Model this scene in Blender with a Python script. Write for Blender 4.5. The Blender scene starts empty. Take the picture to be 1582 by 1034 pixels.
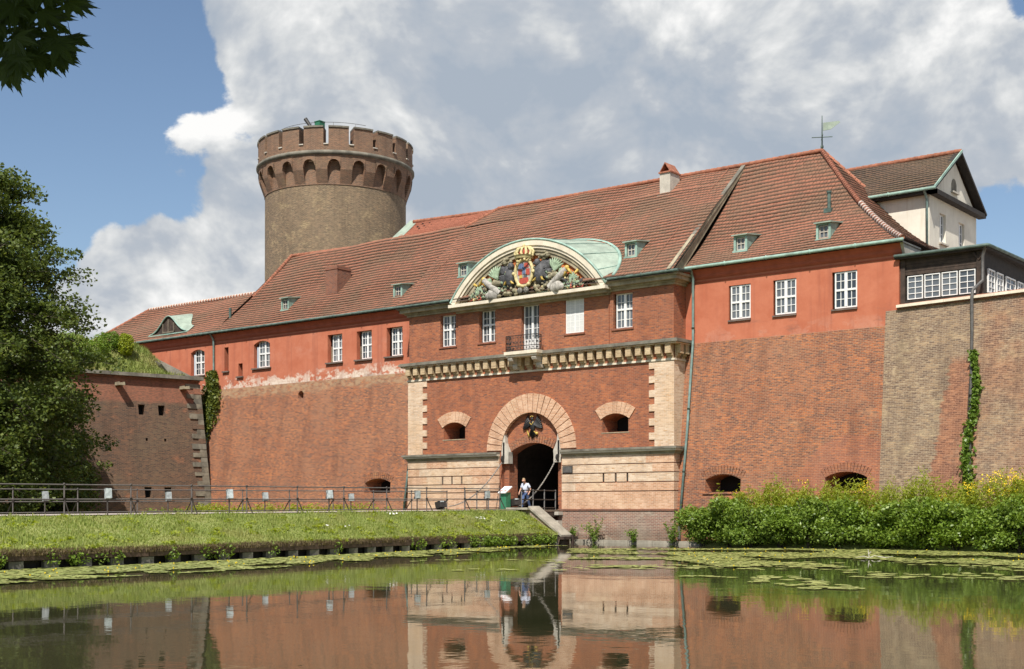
import bpy, bmesh, math, random
import numpy as np
from mathutils import Vector
random.seed(7); rng = np.random.default_rng(7)
SC = bpy.context.scene
COL = SC.collection
PI = math.pi

# ------------------------------------------------------------------ camera
CAM = Vector((44.77, -57.67, 1.82))
cam_d = bpy.data.cameras.new('camera'); cam = bpy.data.objects.new('camera', cam_d); COL.objects.link(cam)
cam.location = CAM
cam.rotation_euler = (math.radians(90), 0, math.asin(0.62473))
cam_d.sensor_width = 36.0; cam_d.lens = 36.0 * 1985.0 / 1582.0
cam_d.shift_y = 270.0 / 1582.0
cam_d.clip_start = 0.05; cam_d.clip_end = 6000
SC.camera = cam
RX, RY = 0.78084, 0.62473            # the camera's right axis on the ground
FX, FY = -0.62473, 0.78084           # its viewing direction on the ground
def ground_at(px, Z):                # ground position for a bearing and a distance (survey of the place)
    X = (px - 791.0) / 1985.0 * Z
    return CAM.x + RX * X + FX * Z, CAM.y + RY * X + FY * Z

# ------------------------------------------------------------------ sky, sun, exposure
SUN = Vector((0.415, -1.0, 1.46)).normalized()
sun_el = math.asin(SUN.z); sun_az = math.atan2(SUN.x, SUN.y)
w = bpy.data.worlds.new('World'); SC.world = w; w.use_nodes = True
nt = w.node_tree; nt.nodes.clear(); N = nt.nodes.new; L = nt.links.new
out = N('ShaderNodeOutputWorld')
sky = N('ShaderNodeTexSky'); sky.sky_type = 'NISHITA'; sky.sun_disc = False
sky.sun_elevation = sun_el; sky.sun_rotation = sun_az; sky.air_density = 1.0; sky.dust_density = 0.5; sky.ozone_density = 1.6
bg = N('ShaderNodeBackground'); bg.inputs[1].default_value = 0.095; L(sky.outputs[0], bg.inputs[0])
tc = N('ShaderNodeTexCoord')
def vdir(px, py):                    # a compass direction in the sky
    s = (px - 791.0) / 1985.0; t = -(py - 787.0) / 1985.0
    return Vector((RX * s + FX, RY * s + FY, t)).normalized()
def wmath(op, a, b=None, c=None, clamp=False):
    m = N('ShaderNodeMath'); m.operation = op; m.use_clamp = clamp
    for i, v in enumerate((a, b, c)):
        if v is None: continue
        if isinstance(v, (int, float)): m.inputs[i].default_value = v
        else: L(v, m.inputs[i])
    return m.outputs[0]
def wnoise(scale, detail, rough, off, zs=1.5, dist=0.0):
    mp = N('ShaderNodeMapping'); mp.inputs['Location'].default_value = off; mp.inputs['Scale'].default_value = (1, 1, zs)
    L(tc.outputs['Generated'], mp.inputs[0])
    n = N('ShaderNodeTexNoise'); n.inputs['Scale'].default_value = scale; n.inputs['Detail'].default_value = detail
    n.inputs['Roughness'].default_value = rough; n.inputs['Distortion'].default_value = dist
    L(mp.outputs[0], n.inputs['Vector']); return n.outputs[0]
def blob(px, py, r_deg, weight):
    d = N('ShaderNodeVectorMath'); d.operation = 'DOT_PRODUCT'; L(tc.outputs['Generated'], d.inputs[0]); d.inputs[1].default_value = vdir(px, py)
    mr = N('ShaderNodeMapRange'); mr.interpolation_type = 'SMOOTHSTEP'
    mr.inputs['From Min'].default_value = math.cos(math.radians(r_deg)); mr.inputs['From Max'].default_value = 1.0
    mr.inputs['To Min'].default_value = 0.0; mr.inputs['To Max'].default_value = weight
    L(d.outputs['Value'], mr.inputs['Value']); return mr.outputs[0]
OFF = (3.1, 1.7, 0.4); SO = 0.030
dens0 = wnoise(6.5, 11, 0.60, OFF, 1.35, 0.25)
lit0 = wnoise(6.5, 5, 0.60, (OFF[0] + SUN.x * SO, OFF[1] + SUN.y * SO, OFF[2] + 1.35 * SUN.z * SO), 1.35, 0.25)
dens = wmath('ADD', wmath('MULTIPLY', wmath('SUBTRACT', dens0, 0.5), 1.35), 0.5)
for b_ in ((110, 200, 7.0, -0.55), (-60, 150, 9, -0.5), (200, 60, 3.6, -0.40), (330, 300, 2.6, -0.22), (20, 330, 3.6, -0.3),
           (1560, 360, 2.8, -0.24), (1500, 250, 3.0, -0.08), (1580, 5, 1.3, -0.3), (1400, 330, 4.0, -0.08),
           (470, 60, 5.5, 0.42), (640, 260, 8.0, 0.34), (900, 120, 11.0, 0.36), (1200, 100, 10.0, 0.34), (1430, 120, 6.0, 0.30),
           (260, 440, 5.2, 0.40), (120, 345, 2.0, 0.24), (290, 235, 2.6, 0.34), (385, 300, 2.4, 0.26), (170, 400, 3.0, 0.2), (100, 500, 3.5, 0.2)):
    dens = wmath('ADD', dens, blob(*b_))
al = N('ShaderNodeMapRange'); al.interpolation_type = 'SMOOTHSTEP'
al.inputs['From Min'].default_value = 0.47; al.inputs['From Max'].default_value = 0.565; L(dens, al.inputs['Value'])
shade = wmath('ADD', wmath('ADD', wmath('MULTIPLY', wmath('SUBTRACT', wnoise(3.6, 6, 0.58, (8.3, 2.2, 5.5), 2.0, 0.3), 0.5), 0.9), 0.5), wmath('MULTIPLY', wmath('SUBTRACT', dens0, lit0), 2.3))
for b_ in ((900, 200, 6.0, -0.10), (720, 260, 6.0, -0.06), (1250, 200, 6.0, -0.16), (1420, 280, 5.0, -0.14), (500, 50, 6, 0.16), (1080, 50, 4, 0.10), (1520, 70, 4, 0.16), (200, 440, 5.5, 0.24), (330, 150, 3, 0.14)):
    shade = wmath('ADD', shade, blob(*b_))
cr = N('ShaderNodeValToRGB'); L(shade, cr.inputs[0])
cr.color_ramp.elements[0].position = 0.25; cr.color_ramp.elements[0].color = (0.39, 0.45, 0.53, 1)
cr.color_ramp.elements[1].position = 0.98; cr.color_ramp.elements[1].color = (0.96, 0.955, 0.94, 1)
e = cr.color_ramp.elements.new(0.5); e.color = (0.48, 0.52, 0.575, 1); e = cr.color_ramp.elements.new(0.70); e.color = (0.66, 0.68, 0.695, 1)
cbg = N('ShaderNodeBackground'); cbg.inputs[1].default_value = 0.84; L(cr.outputs[0], cbg.inputs[0])
mx = N('ShaderNodeMixShader'); L(al.outputs[0], mx.inputs[0]); L(bg.outputs[0], mx.inputs[1]); L(cbg.outputs[0], mx.inputs[2])
L(mx.outputs[0], out.inputs[0])
sd = bpy.data.lights.new('sun', 'SUN'); so = bpy.data.objects.new('sun', sd); COL.objects.link(so)
sd.energy = 5.0; sd.angle = math.radians(0.53); sd.color = (1.0, 0.94, 0.85)
so.rotation_euler = SUN.to_track_quat('Z', 'Y').to_euler(); so.location = (60, -60, 80)
vs = SC.view_settings; vs.view_transform = 'Standard'; vs.look = 'None'; vs.exposure = 0.30; vs.gamma = 1.0; vs.use_curve_mapping = False
SC.render.engine = 'CYCLES'
SC.cycles.use_denoising = True
SC.cycles.max_bounces = 8; SC.cycles.transparent_max_bounces = 8
SC.cycles.caustics_reflective = False; SC.cycles.caustics_refractive = False

# ------------------------------------------------------------------ material helpers
MATS = {}
class NT:
    def __init__(s, name):
        s.m = bpy.data.materials.new(name); s.m.use_nodes = True; s.t = s.m.node_tree
        s.t.nodes.clear(); s.out = s.n('ShaderNodeOutputMaterial'); s.bsdf = s.n('ShaderNodeBsdfPrincipled')
        s.l(s.bsdf.outputs[0], s.out.inputs[0]); MATS[name] = s.m
    def n(s, t, **k):
        x = s.t.nodes.new(t)
        for a, b in k.items(): setattr(x, a, b)
        return x
    def l(s, a, b): s.t.links.new(a, b)
    def val(s, sock, v):
        if isinstance(v, (int, float, tuple, list)): sock.default_value = v
        else: s.l(v, sock)
    def math(s, op, a, b=None, clamp=False):
        m = s.n('ShaderNodeMath', operation=op, use_clamp=clamp); s.val(m.inputs[0], a)
        if b is not None: s.val(m.inputs[1], b)
        return m.outputs[0]
    def coord(s, which='UV', scale=(1, 1, 1), loc=(0, 0, 0)):
        if which == 'POS': o = s.n('ShaderNodeNewGeometry').outputs['Position']
        else: o = s.n('ShaderNodeTexCoord').outputs[which]
        mp = s.n('ShaderNodeMapping'); mp.inputs['Scale'].default_value = scale; mp.inputs['Location'].default_value = loc
        s.l(o, mp.inputs[0]); return mp.outputs[0]
    def noise(s, vec, scale, detail=4, rough=0.55, dist=0.0):
        n = s.n('ShaderNodeTexNoise'); n.inputs['Scale'].default_value = scale; n.inputs['Detail'].default_value = detail
        n.inputs['Roughness'].default_value = rough; n.inputs['Distortion'].default_value = dist
        s.l(vec, n.inputs['Vector']); return n.outputs[0]
    def ramp(s, f, a, b, lo=0.0, hi=1.0):
        m = s.n('ShaderNodeMapRange'); m.interpolation_type = 'SMOOTHSTEP'
        s.val(m.inputs['Value'], f); m.inputs['From Min'].default_value = a; m.inputs['From Max'].default_value = b
        m.inputs['To Min'].default_value = lo; m.inputs['To Max'].default_value = hi; return m.outputs[0]
    def mix(s, f, a, b, mode='MIX'):
        m = s.n('ShaderNodeMix', data_type='RGBA', blend_type=mode)
        s.val(m.inputs['Factor'], f)
        for i, v in ((6, a), (7, b)):
            if isinstance(v, tuple): m.inputs[i].default_value = (v + (1,))[:4]
            else: s.l(v, m.inputs[i])
        return m.outputs[2]
    def hsv(s, c, h=0.5, sat=1.0, v=1.0):
        m = s.n('ShaderNodeHueSaturation'); s.val(m.inputs['Hue'], h); s.val(m.inputs['Saturation'], sat); s.val(m.inputs['Value'], v)
        if isinstance(c, tuple): m.inputs['Color'].default_value = (c + (1,))[:4]
        else: s.l(c, m.inputs['Color'])
        return m.outputs[0]
    def color(s, c):
        if isinstance(c, tuple): s.bsdf.inputs['Base Color'].default_value = (c + (1,))[:4]
        else: s.l(c, s.bsdf.inputs['Base Color'])
    def set(s, **k):
        for a, b in k.items(): s.val(s.bsdf.inputs[a.replace('_', ' ')], b)
    def bump(s, h, strength=0.4, dist=0.02):
        b = s.n('ShaderNodeBump'); b.inputs['Strength'].default_value = strength; b.inputs['Distance'].default_value = dist
        s.l(h, b.inputs['Height']); s.l(b.outputs[0], s.bsdf.inputs['Normal'])
    def sepz(s):
        x = s.n('ShaderNodeSeparateXYZ'); s.l(s.n('ShaderNodeNewGeometry').outputs['Position'], x.inputs[0]); return x.outputs

def brick_mat(name, c1, c2, mortar, dark=None, dark_amt=0.0, blotch=None, blotch_t=(0.5, 0.65), pale=None, pale_t=(0.6, 0.75),
              bw=0.26, bh=0.083, ms=0.012, extra=None, bright=None, bright_amt=0.7):
    s = NT(name)
    uv = s.coord('UV')
    b = s.n('ShaderNodeTexBrick'); s.l(uv, b.inputs['Vector']); b.offset = 0.5
    b.inputs['Scale'].default_value = 1.0; b.inputs['Brick Width'].default_value = bw; b.inputs['Row Height'].default_value = bh
    b.inputs['Mortar Size'].default_value = ms; b.inputs['Mortar Smooth'].default_value = 0.2; b.inputs['Bias'].default_value = 0.0
    big = s.noise(uv, 0.23, 5, 0.6, 0.4)
    mid = s.noise(uv, 1.3, 5, 0.65)
    fine = s.noise(s.coord('UV', (4.1, 11.5, 1)), 1.0, 2, 0.5)
    a = s.mix(s.ramp(mid, 0.35, 0.65), c1 + (1,), c2 + (1,))
    k2 = tuple(min(1, x * 0.62) for x in c2)
    a2 = s.mix(s.ramp(mid, 0.3, 0.7), c2 + (1,), k2 + (1,))
    if blotch:
        f = s.ramp(big, *blotch_t)
        a = s.mix(f, a, blotch + (1,)); a2 = s.mix(s.math('MULTIPLY', f, 0.8), a2, tuple(x * 0.75 for x in blotch) + (1,))
    if dark: a2 = s.mix(s.ramp(fine, 0.62 - dark_amt * 0.3, 0.66 - dark_amt * 0.3), a2, dark + (1,))
    s.l(a, b.inputs['Color1']); s.l(a2, b.inputs['Color2']); b.inputs['Mortar'].default_value = mortar + (1,)
    c = b.outputs['Color']
    if pale:
        pn = s.noise(s.coord('UV', (1, 1.6, 1), (5, 9, 0)), 0.55, 7, 0.68)
        c = s.mix(s.ramp(pn, *pale_t), c, s.mix(s.ramp(fine, 0.4, 0.6), pale + (1,), tuple(x * 0.6 for x in pale) + (1,)))
    if bright:
        fb = s.noise(s.coord('UV', (3.3, 10.5, 1), (31, 17, 0)), 1.0, 3, 0.55); zone = s.ramp(s.noise(s.coord('UV', (0.35, 0.5, 1), (2, 7, 0)), 1.0, 5, 0.65), 0.35, 0.62, 0.25, 1.0)
        c = s.mix(s.math('MULTIPLY', s.math('MULTIPLY', s.ramp(fb, 0.52, 0.62, 0, bright_amt), zone), s.math('SUBTRACT', 1.0, b.outputs['Fac'])), c, bright + (1,))
        c = s.mix(s.math('MULTIPLY', s.ramp(fb, 0.40, 0.32, 0, 0.6), zone), c, tuple(x * 0.55 for x in c2) + (1,))
    if extra: c = extra(s, c, fine, mid, big)
    ef = s.noise(s.coord('UV', (0.16, 0.26, 1), (11, 3, 0)), 1.0, 6, 0.66, 0.6)                 # salt bloom: paler joints in drifts
    c = s.mix(s.math('MULTIPLY', s.ramp(ef, 0.50, 0.68, 0, 0.30), s.ramp(fine, 0.38, 0.6)), c, mortar + (1,))
    zz = s.sepz()[2]; dn = s.noise(s.coord('POS', (0.8, 0.8, 0.8)), 1.0, 5, 0.6)
    c = s.mix(s.math('MULTIPLY', s.ramp(s.math('ADD', zz, s.math('MULTIPLY', dn, 2.2)), 2.3, 1.0), 0.5), c, (0.05, 0.045, 0.028, 1))   # damp foot
    st = s.noise(s.coord('POS', (1.1, 1.1, 0.13)), 1.0, 6, 0.65)
    c = s.mix(s.ramp(st, 0.47, 0.74, 0.0, 0.36), c, tuple(x * 0.45 for x in c2) + (1,))
    s.color(c); s.set(Roughness=0.9)
    s.bump(s.math('ADD', s.math('MULTIPLY', b.outputs['Fac'], -1.0), s.math('MULTIPLY', fine, 0.7)), 0.5, 0.02)
    return s.m

def plain(name, c, rough=0.7, var=0.25, scale=3.0, metal=0.0, streak=0.0, bump=0.0, dirt=None, spec=0.5):
    s = NT(name); p = s.coord('POS')
    n = s.noise(p, scale, 6, 0.6)
    col = s.mix(s.ramp(n, 0.3, 0.7), tuple(x * (1 - var) for x in c) + (1,), tuple(min(1, x * (1 + var * 0.6)) for x in c) + (1,))
    if streak:
        sn = s.noise(s.coord('POS', (3.5, 3.5, 0.25)), 1.5, 5, 0.6)
        d = dirt or tuple(x * 0.4 for x in c)
        col = s.mix(s.ramp(sn, 0.5, 0.75, 0, streak), col, d + (1,))
    s.color(col); s.set(Roughness=rough, Metallic=metal); s.bsdf.inputs['Specular IOR Level'].default_value = spec
    if bump: s.bump(s.noise(p, scale * 6, 4, 0.6), bump, 0.02)
    return s.m

# ------------------------------------------------------------------ mesh helpers
ORG = {}
def V(*a): return Vector(a)
def tagobj(o, label=None, cat=None, group=None, kind=None):
    if label: o['label'] = label
    if cat: o['category'] = cat
    if group: o['group'] = group
    if kind: o['kind'] = kind
    return o
def thing(name, loc, label, cat, group=None):
    o = bpy.data.objects.new(name, None); COL.objects.link(o); o.location = loc
    o.empty_display_size = 0.3; ORG[o.name] = Vector(loc)
    return tagobj(o, label, cat, group)
class MB:
    def __init__(s): s.v = []; s.f = []; s.uvf = None
    def add(s, pts):
        n = len(s.v); s.v.extend(tuple(p) for p in pts); s.f.append(tuple(range(n, n + len(pts))))
    def box(s, x0, x1, y0, y1, z0, z1):
        n = len(s.v)
        s.v += [(x0, y0, z0), (x1, y0, z0), (x1, y1, z0), (x0, y1, z0), (x0, y0, z1), (x1, y0, z1), (x1, y1, z1), (x0, y1, z1)]
        for f in ((0, 3, 2, 1), (4, 5, 6, 7), (0, 1, 5, 4), (1, 2, 6, 5), (2, 3, 7, 6), (3, 0, 4, 7)): s.f.append(tuple(n + i for i in f))
        return s
    def hexa(s, p):                       # 8 points, bottom ring then top ring
        n = len(s.v); s.v += [tuple(q) for q in p]
        for f in ((0, 3, 2, 1), (4, 5, 6, 7), (0, 1, 5, 4), (1, 2, 6, 5), (2, 3, 7, 6), (3, 0, 4, 7)): s.f.append(tuple(n + i for i in f))
        return s
    def obox(s, c, ax, ay, az):           # centre and three half-axes
        c, ax, ay, az = map(Vector, (c, ax, ay, az))
        return s.hexa([c - ax - ay - az, c + ax - ay - az, c + ax + ay - az, c - ax + ay - az, c - ax - ay + az, c + ax - ay + az, c + ax + ay + az, c - ax + ay + az])
    def bar(s, a, b, w, h=None, up=(0, 0, 1)):
        a, b = Vector(a), Vector(b); h = h or w; d = (b - a); up = Vector(up)
        if abs(d.normalized().dot(up)) > 0.98: up = Vector((1, 0, 0))
        x = d.cross(up).normalized() * (w / 2); y = x.cross(d).normalized() * (h / 2)
        return s.hexa([a - x - y, a + x - y, a + x + y, a - x + y, b - x - y, b + x - y, b + x + y, b - x + y])
    def tube(s, pts, r, n=8, cap=True):
        pts = [Vector(p) for p in pts]; rs = r if isinstance(r, (list, tuple)) else [r] * len(pts)
        base = len(s.v); prev = None
        for i, p in enumerate(pts):
            d = (pts[min(i + 1, len(pts) - 1)] - pts[max(i - 1, 0)]).normalized()
            if prev is None:
                u = Vector((0, 0, 1)) if abs(d.z) < 0.9 else Vector((1, 0, 0)); x = d.cross(u).normalized()
            else:
                x = (prev - d * prev.dot(d)).normalized()
            prev = x; y = d.cross(x)
            for k in range(n):
                a = 2 * PI * k / n; q = p + (x * math.cos(a) + y * math.sin(a)) * rs[i]; s.v.append(tuple(q))
        for i in range(len(pts) - 1):
            for k in range(n):
                a = base + i * n + k; b = base + i * n + (k + 1) % n; s.f.append((a, b, b + n, a + n))
        if cap:
            s.f.append(tuple(base + k for k in range(n))); s.f.append(tuple(base + (len(pts) - 1) * n + k for k in range(n)))
        return s
    def lathe(s, prof, c=(0, 0), n=24, a0=0, a1=2 * PI):
        base = len(s.v); full = abs(a1 - a0 - 2 * PI) < 1e-6; m = n if full else n + 1
        for r, z in prof:
            for k in range(m):
                a = a0 + (a1 - a0) * k / n; s.v.append((c[0] + r * math.cos(a), c[1] + r * math.sin(a), z))
        for i in range(len(prof) - 1):
            for k in range(n):
                a = base + i * m + k; b = base + i * m + (k + 1) % m; s.f.append((a, b, b + m, a + m))
        return s
    def prism(s, poly, off):              # extrude a polygon by an offset vector
        n = len(s.v); k = len(poly); off = Vector(off)
        s.v += [tuple(p) for p in poly] + [tuple(Vector(p) + off) for p in poly]
        s.f.append(tuple(range(n, n + k))); s.f.append(tuple(range(n + 2 * k - 1, n + k - 1, -1)))
        for i in range(k): j = (i + 1) % k; s.f.append((n + i, n + j, n + k + j, n + k + i))
        return s
    def blob(s, c, rx, ry, rz, nu=8, nv=5, jit=0.0):
        base = len(s.v)
        for i in range(nv + 1):
            ph = -PI / 2 + PI * i / nv
            for k in range(nu):
                th = 2 * PI * k / nu; q = 1 + random.uniform(-jit, jit)
                s.v.append((c[0] + rx * q * math.cos(ph) * math.cos(th), c[1] + ry * q * math.cos(ph) * math.sin(th), c[2] + rz * q * math.sin(ph)))
        for i in range(nv):
            for k in range(nu):
                a = base + i * nu + k; b = base + i * nu + (k + 1) % nu; s.f.append((a, b, b + nu, a + nu))
        return s
    def build(s, name, mat, parent=None, smooth=False, uvf=None, kind=None, label=None, cat=None, group=None, uv=True):
        o0 = ORG[parent.name] if parent else Vector((0, 0, 0))
        me = bpy.data.meshes.new(name)
        me.from_pydata([(a - o0.x, b - o0.y, c - o0.z) for a, b, c in s.v], [], s.f)
        me.materials.append(MATS[mat])
        if uv:
            lay = me.uv_layers.new(name='UVMap'); dat = np.empty(len(me.loops) * 2); i = 0
            for f in s.f:
                P = [s.v[j] for j in f]
                if uvf: q = [uvf(p) for p in P]
                else:
                    nx = ny = nz = 0.0
                    for a, b in zip(P, P[1:] + P[:1]):
                        nx += (a[1] - b[1]) * (a[2] + b[2]); ny += (a[2] - b[2]) * (a[0] + b[0]); nz += (a[0] - b[0]) * (a[1] + b[1])
                    h = math.hypot(nx, ny); l = math.hypot(h, nz) or 1
                    if h / l < 0.5: q = [(p[0], p[1]) for p in P]
                    else:
                        tx, ty = -ny / h, nx / h
                        q = [(p[0] * tx + p[1] * ty, p[2]) for p in P]
                for a in q: dat[i] = a[0]; dat[i + 1] = a[1]; i += 2
            lay.data.foreach_set('uv', dat)
        if smooth: me.polygons.foreach_set('use_smooth', [True] * len(me.polygons))
        ob = bpy.data.objects.new(name, me); COL.objects.link(ob)
        if parent: ob.parent = parent
        ORG[ob.name] = o0.copy()
        return tagobj(ob, label, cat, group, kind)
def arr_obj(name, verts, faces, mat, parent=None, kind=None, smooth=False, label=None, cat=None, uv=None):
    """verts (n,3), faces (m,k): a large mesh straight from arrays"""
    o0 = ORG[parent.name] if parent else Vector((0, 0, 0))
    me = bpy.data.meshes.new(name); v = np.asarray(verts, float) - np.array(o0); f = np.asarray(faces, np.int32); k = f.shape[1]
    me.vertices.add(len(v)); me.vertices.foreach_set('co', v.ravel())
    me.loops.add(f.size); me.loops.foreach_set('vertex_index', f.ravel())
    me.polygons.add(len(f)); me.polygons.foreach_set('loop_start', np.arange(len(f), dtype=np.int32) * k)
    if smooth: me.polygons.foreach_set('use_smooth', np.ones(len(f), bool))
    me.materials.append(MATS[mat])
    if uv is not None:
        lay = me.uv_layers.new(name='UVMap'); lay.data.foreach_set('uv', np.asarray(uv, float).ravel())
    me.update(calc_edges=True); me.validate()
    ob = bpy.data.objects.new(name, me); COL.objects.link(ob)
    if parent: ob.parent = parent
    ORG[ob.name] = o0.copy()
    return tagobj(ob, label, cat, None, kind)
def copy_part(o, parent, loc, rz=0.0, ry=0.0, rx=0.0, sc=1.0):
    c = o.copy(); COL.objects.link(c); c.parent = parent; c.location = loc; c.rotation_euler = (rx, ry, rz); c.scale = (sc, sc, sc); return c
# ------------------------------------------------------------------ materials
brick_mat('brick_gate', (0.47, 0.15, 0.06), (0.31, 0.10, 0.052), (0.36, 0.19, 0.115), dark=(0.13, 0.065, 0.055), dark_amt=0.30,
          blotch=(0.36, 0.13, 0.07), blotch_t=(0.5, 0.7), ms=0.009, bright=(0.54, 0.19, 0.07), bright_amt=0.55)
def wing_extra(s, c, fine, mid, big):
    x, y, z = s.sepz(); n = s.noise(s.coord('POS', (0.55, 1, 0.9)), 1.0, 7, 0.68)
    lime = s.math('MULTIPLY', s.ramp(s.math('ADD', z, s.math('MULTIPLY', n, 1.6)), 10.35, 10.75), s.ramp(x, -9.3, -10.0))      # crumbling joints below the plaster
    c = s.mix(s.math('MULTIPLY', lime, s.ramp(s.noise(s.coord('POS', (2.5, 2, 5)), 1.0, 4, 0.65), 0.38, 0.6, 0.1, 0.85)), c, (0.40, 0.27, 0.16, 1))
    dx = s.math('SUBTRACT', x, 19.0); dz = s.math('SUBTRACT', z, 2.7); r = s.math('SQRT', s.math('ADD', s.math('MULTIPLY', dx, dx), s.math('MULTIPLY', dz, dz)))
    return s.mix(s.ramp(r, 2.75, 2.62, 0, 0.32), c, (0.37, 0.135, 0.085, 1))                                              # rebuilt lining over the right embrasure
brick_mat('brick_wing', (0.46, 0.145, 0.052), (0.21, 0.078, 0.047), (0.37, 0.22, 0.14), dark=(0.10, 0.056, 0.047), dark_amt=0.42,
          blotch=(0.36, 0.145, 0.075), blotch_t=(0.45, 0.65), pale=(0.44, 0.23, 0.13), pale_t=(0.58, 0.70), bright=(0.62, 0.21, 0.062), bright_amt=0.75, extra=wing_extra)
def old_extra(s, c, fine, mid, big):
    x, y, z = s.sepz(); n = s.noise(s.coord('POS', (0.5, 0.5, 0.8)), 1.0, 6, 0.65)
    return s.mix(s.ramp(s.math('ADD', z, s.math('MULTIPLY', n, 1.4)), 9.8, 10.1, 0, 0.75), c, s.mix(s.ramp(fine, 0.4, 0.6), (0.38, 0.145, 0.085, 1), (0.25, 0.11, 0.07, 1)))      # rebuilt parapet courses
brick_mat('brick_old', (0.22, 0.105, 0.060), (0.11, 0.06, 0.040), (0.19, 0.13, 0.088), dark=(0.055, 0.038, 0.034), dark_amt=0.55,
          blotch=(0.16, 0.11, 0.068), blotch_t=(0.4, 0.6), pale=(0.32, 0.15, 0.085), pale_t=(0.58, 0.68), bright=(0.33, 0.145, 0.075), bright_amt=0.4, extra=old_extra)
def rampart_patch(s, c, fine):
    x, y, z = s.sepz()
    wob = s.math('MULTIPLY', s.math('SUBTRACT', s.noise(s.coord('POS', (0.3, 0.3, 2.2)), 1.0, 4, 0.7), 0.5), 1.6)
    edge = s.math('ADD', s.math('ADD', x, wob), s.math('MULTIPLY', z, -0.13))        # rebuilt red patch left of the ivy
    f = s.math('MULTIPLY', s.ramp(edge, 22.62, 22.75), s.ramp(z, 8.9, 8.3))
    f2 = s.ramp(x, 25.1, 25.5); f = s.math('MULTIPLY', f, s.ramp(x, 25.4, 25.0))
    c = s.mix(s.math('MULTIPLY', f, 0.9), c, (1.05, 0.66, 0.58, 1), 'MULTIPLY')
    m2 = s.math('MULTIPLY', f2, s.ramp(s.noise(s.coord('POS'), 0.45, 5, 0.6), 0.40, 0.62, 0.15, 0.85))
    return s.mix(m2, c, (1.02, 0.76, 0.70, 1), 'MULTIPLY')
brick_mat('brick_rampart', (0.40, 0.265, 0.15), (0.20, 0.125, 0.085), (0.40, 0.31, 0.22), dark=(0.13, 0.085, 0.065), dark_amt=0.55,
          pale=(0.50, 0.37, 0.23), pale_t=(0.54, 0.66), bright=(0.56, 0.43, 0.27), bright_amt=0.6,
          extra=lambda s, c, fine, mid, big: rampart_patch(s, c, fine))
brick_mat('brick_tower', (0.31, 0.20, 0.115), (0.15, 0.10, 0.065), (0.31, 0.245, 0.155), dark=(0.08, 0.06, 0.048), dark_amt=0.5,
          blotch=(0.235, 0.155, 0.10), blotch_t=(0.45, 0.62), pale=(0.40, 0.30, 0.175), pale_t=(0.54, 0.64), bright=(0.42, 0.31, 0.18), bright_amt=0.6)
brick_mat('brick_crown', (0.29, 0.145, 0.08), (0.18, 0.095, 0.06), (0.27, 0.20, 0.14), dark=(0.11, 0.07, 0.05), dark_amt=0.35,
          pale=(0.30, 0.20, 0.12), pale_t=(0.55, 0.7), bright=(0.40, 0.20, 0.11), bright_amt=0.5)
brick_mat('brick_cream', (0.78, 0.63, 0.48), (0.67, 0.49, 0.35), (0.74, 0.60, 0.44), dark=(0.55, 0.33, 0.18), dark_amt=0.35, blotch=(0.70, 0.47, 0.29), ms=0.008)
brick_mat('brick_peach', (0.74, 0.49, 0.33), (0.58, 0.32, 0.19), (0.74, 0.58, 0.43), dark=(0.55, 0.28, 0.15), dark_amt=0.4, blotch=(0.74, 0.52, 0.33), ms=0.008)
brick_mat('brick_tan', (0.66, 0.51, 0.32), (0.52, 0.37, 0.21), (0.50, 0.41, 0.27), dark=(0.33, 0.22, 0.12), dark_amt=0.4)
brick_mat('brick_plinth', (0.40, 0.21, 0.14), (0.30, 0.15, 0.11), (0.46, 0.38, 0.30), dark=(0.17, 0.11, 0.09), dark_amt=0.4,
          blotch=(0.34, 0.26, 0.20), pale=(0.55, 0.45, 0.35), pale_t=(0.56, 0.68))
brick_mat('brick_chimney', (0.30, 0.11, 0.06), (0.24, 0.085, 0.05), (0.27, 0.17, 0.12), dark=(0.12, 0.06, 0.05), dark_amt=0.4)

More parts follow.
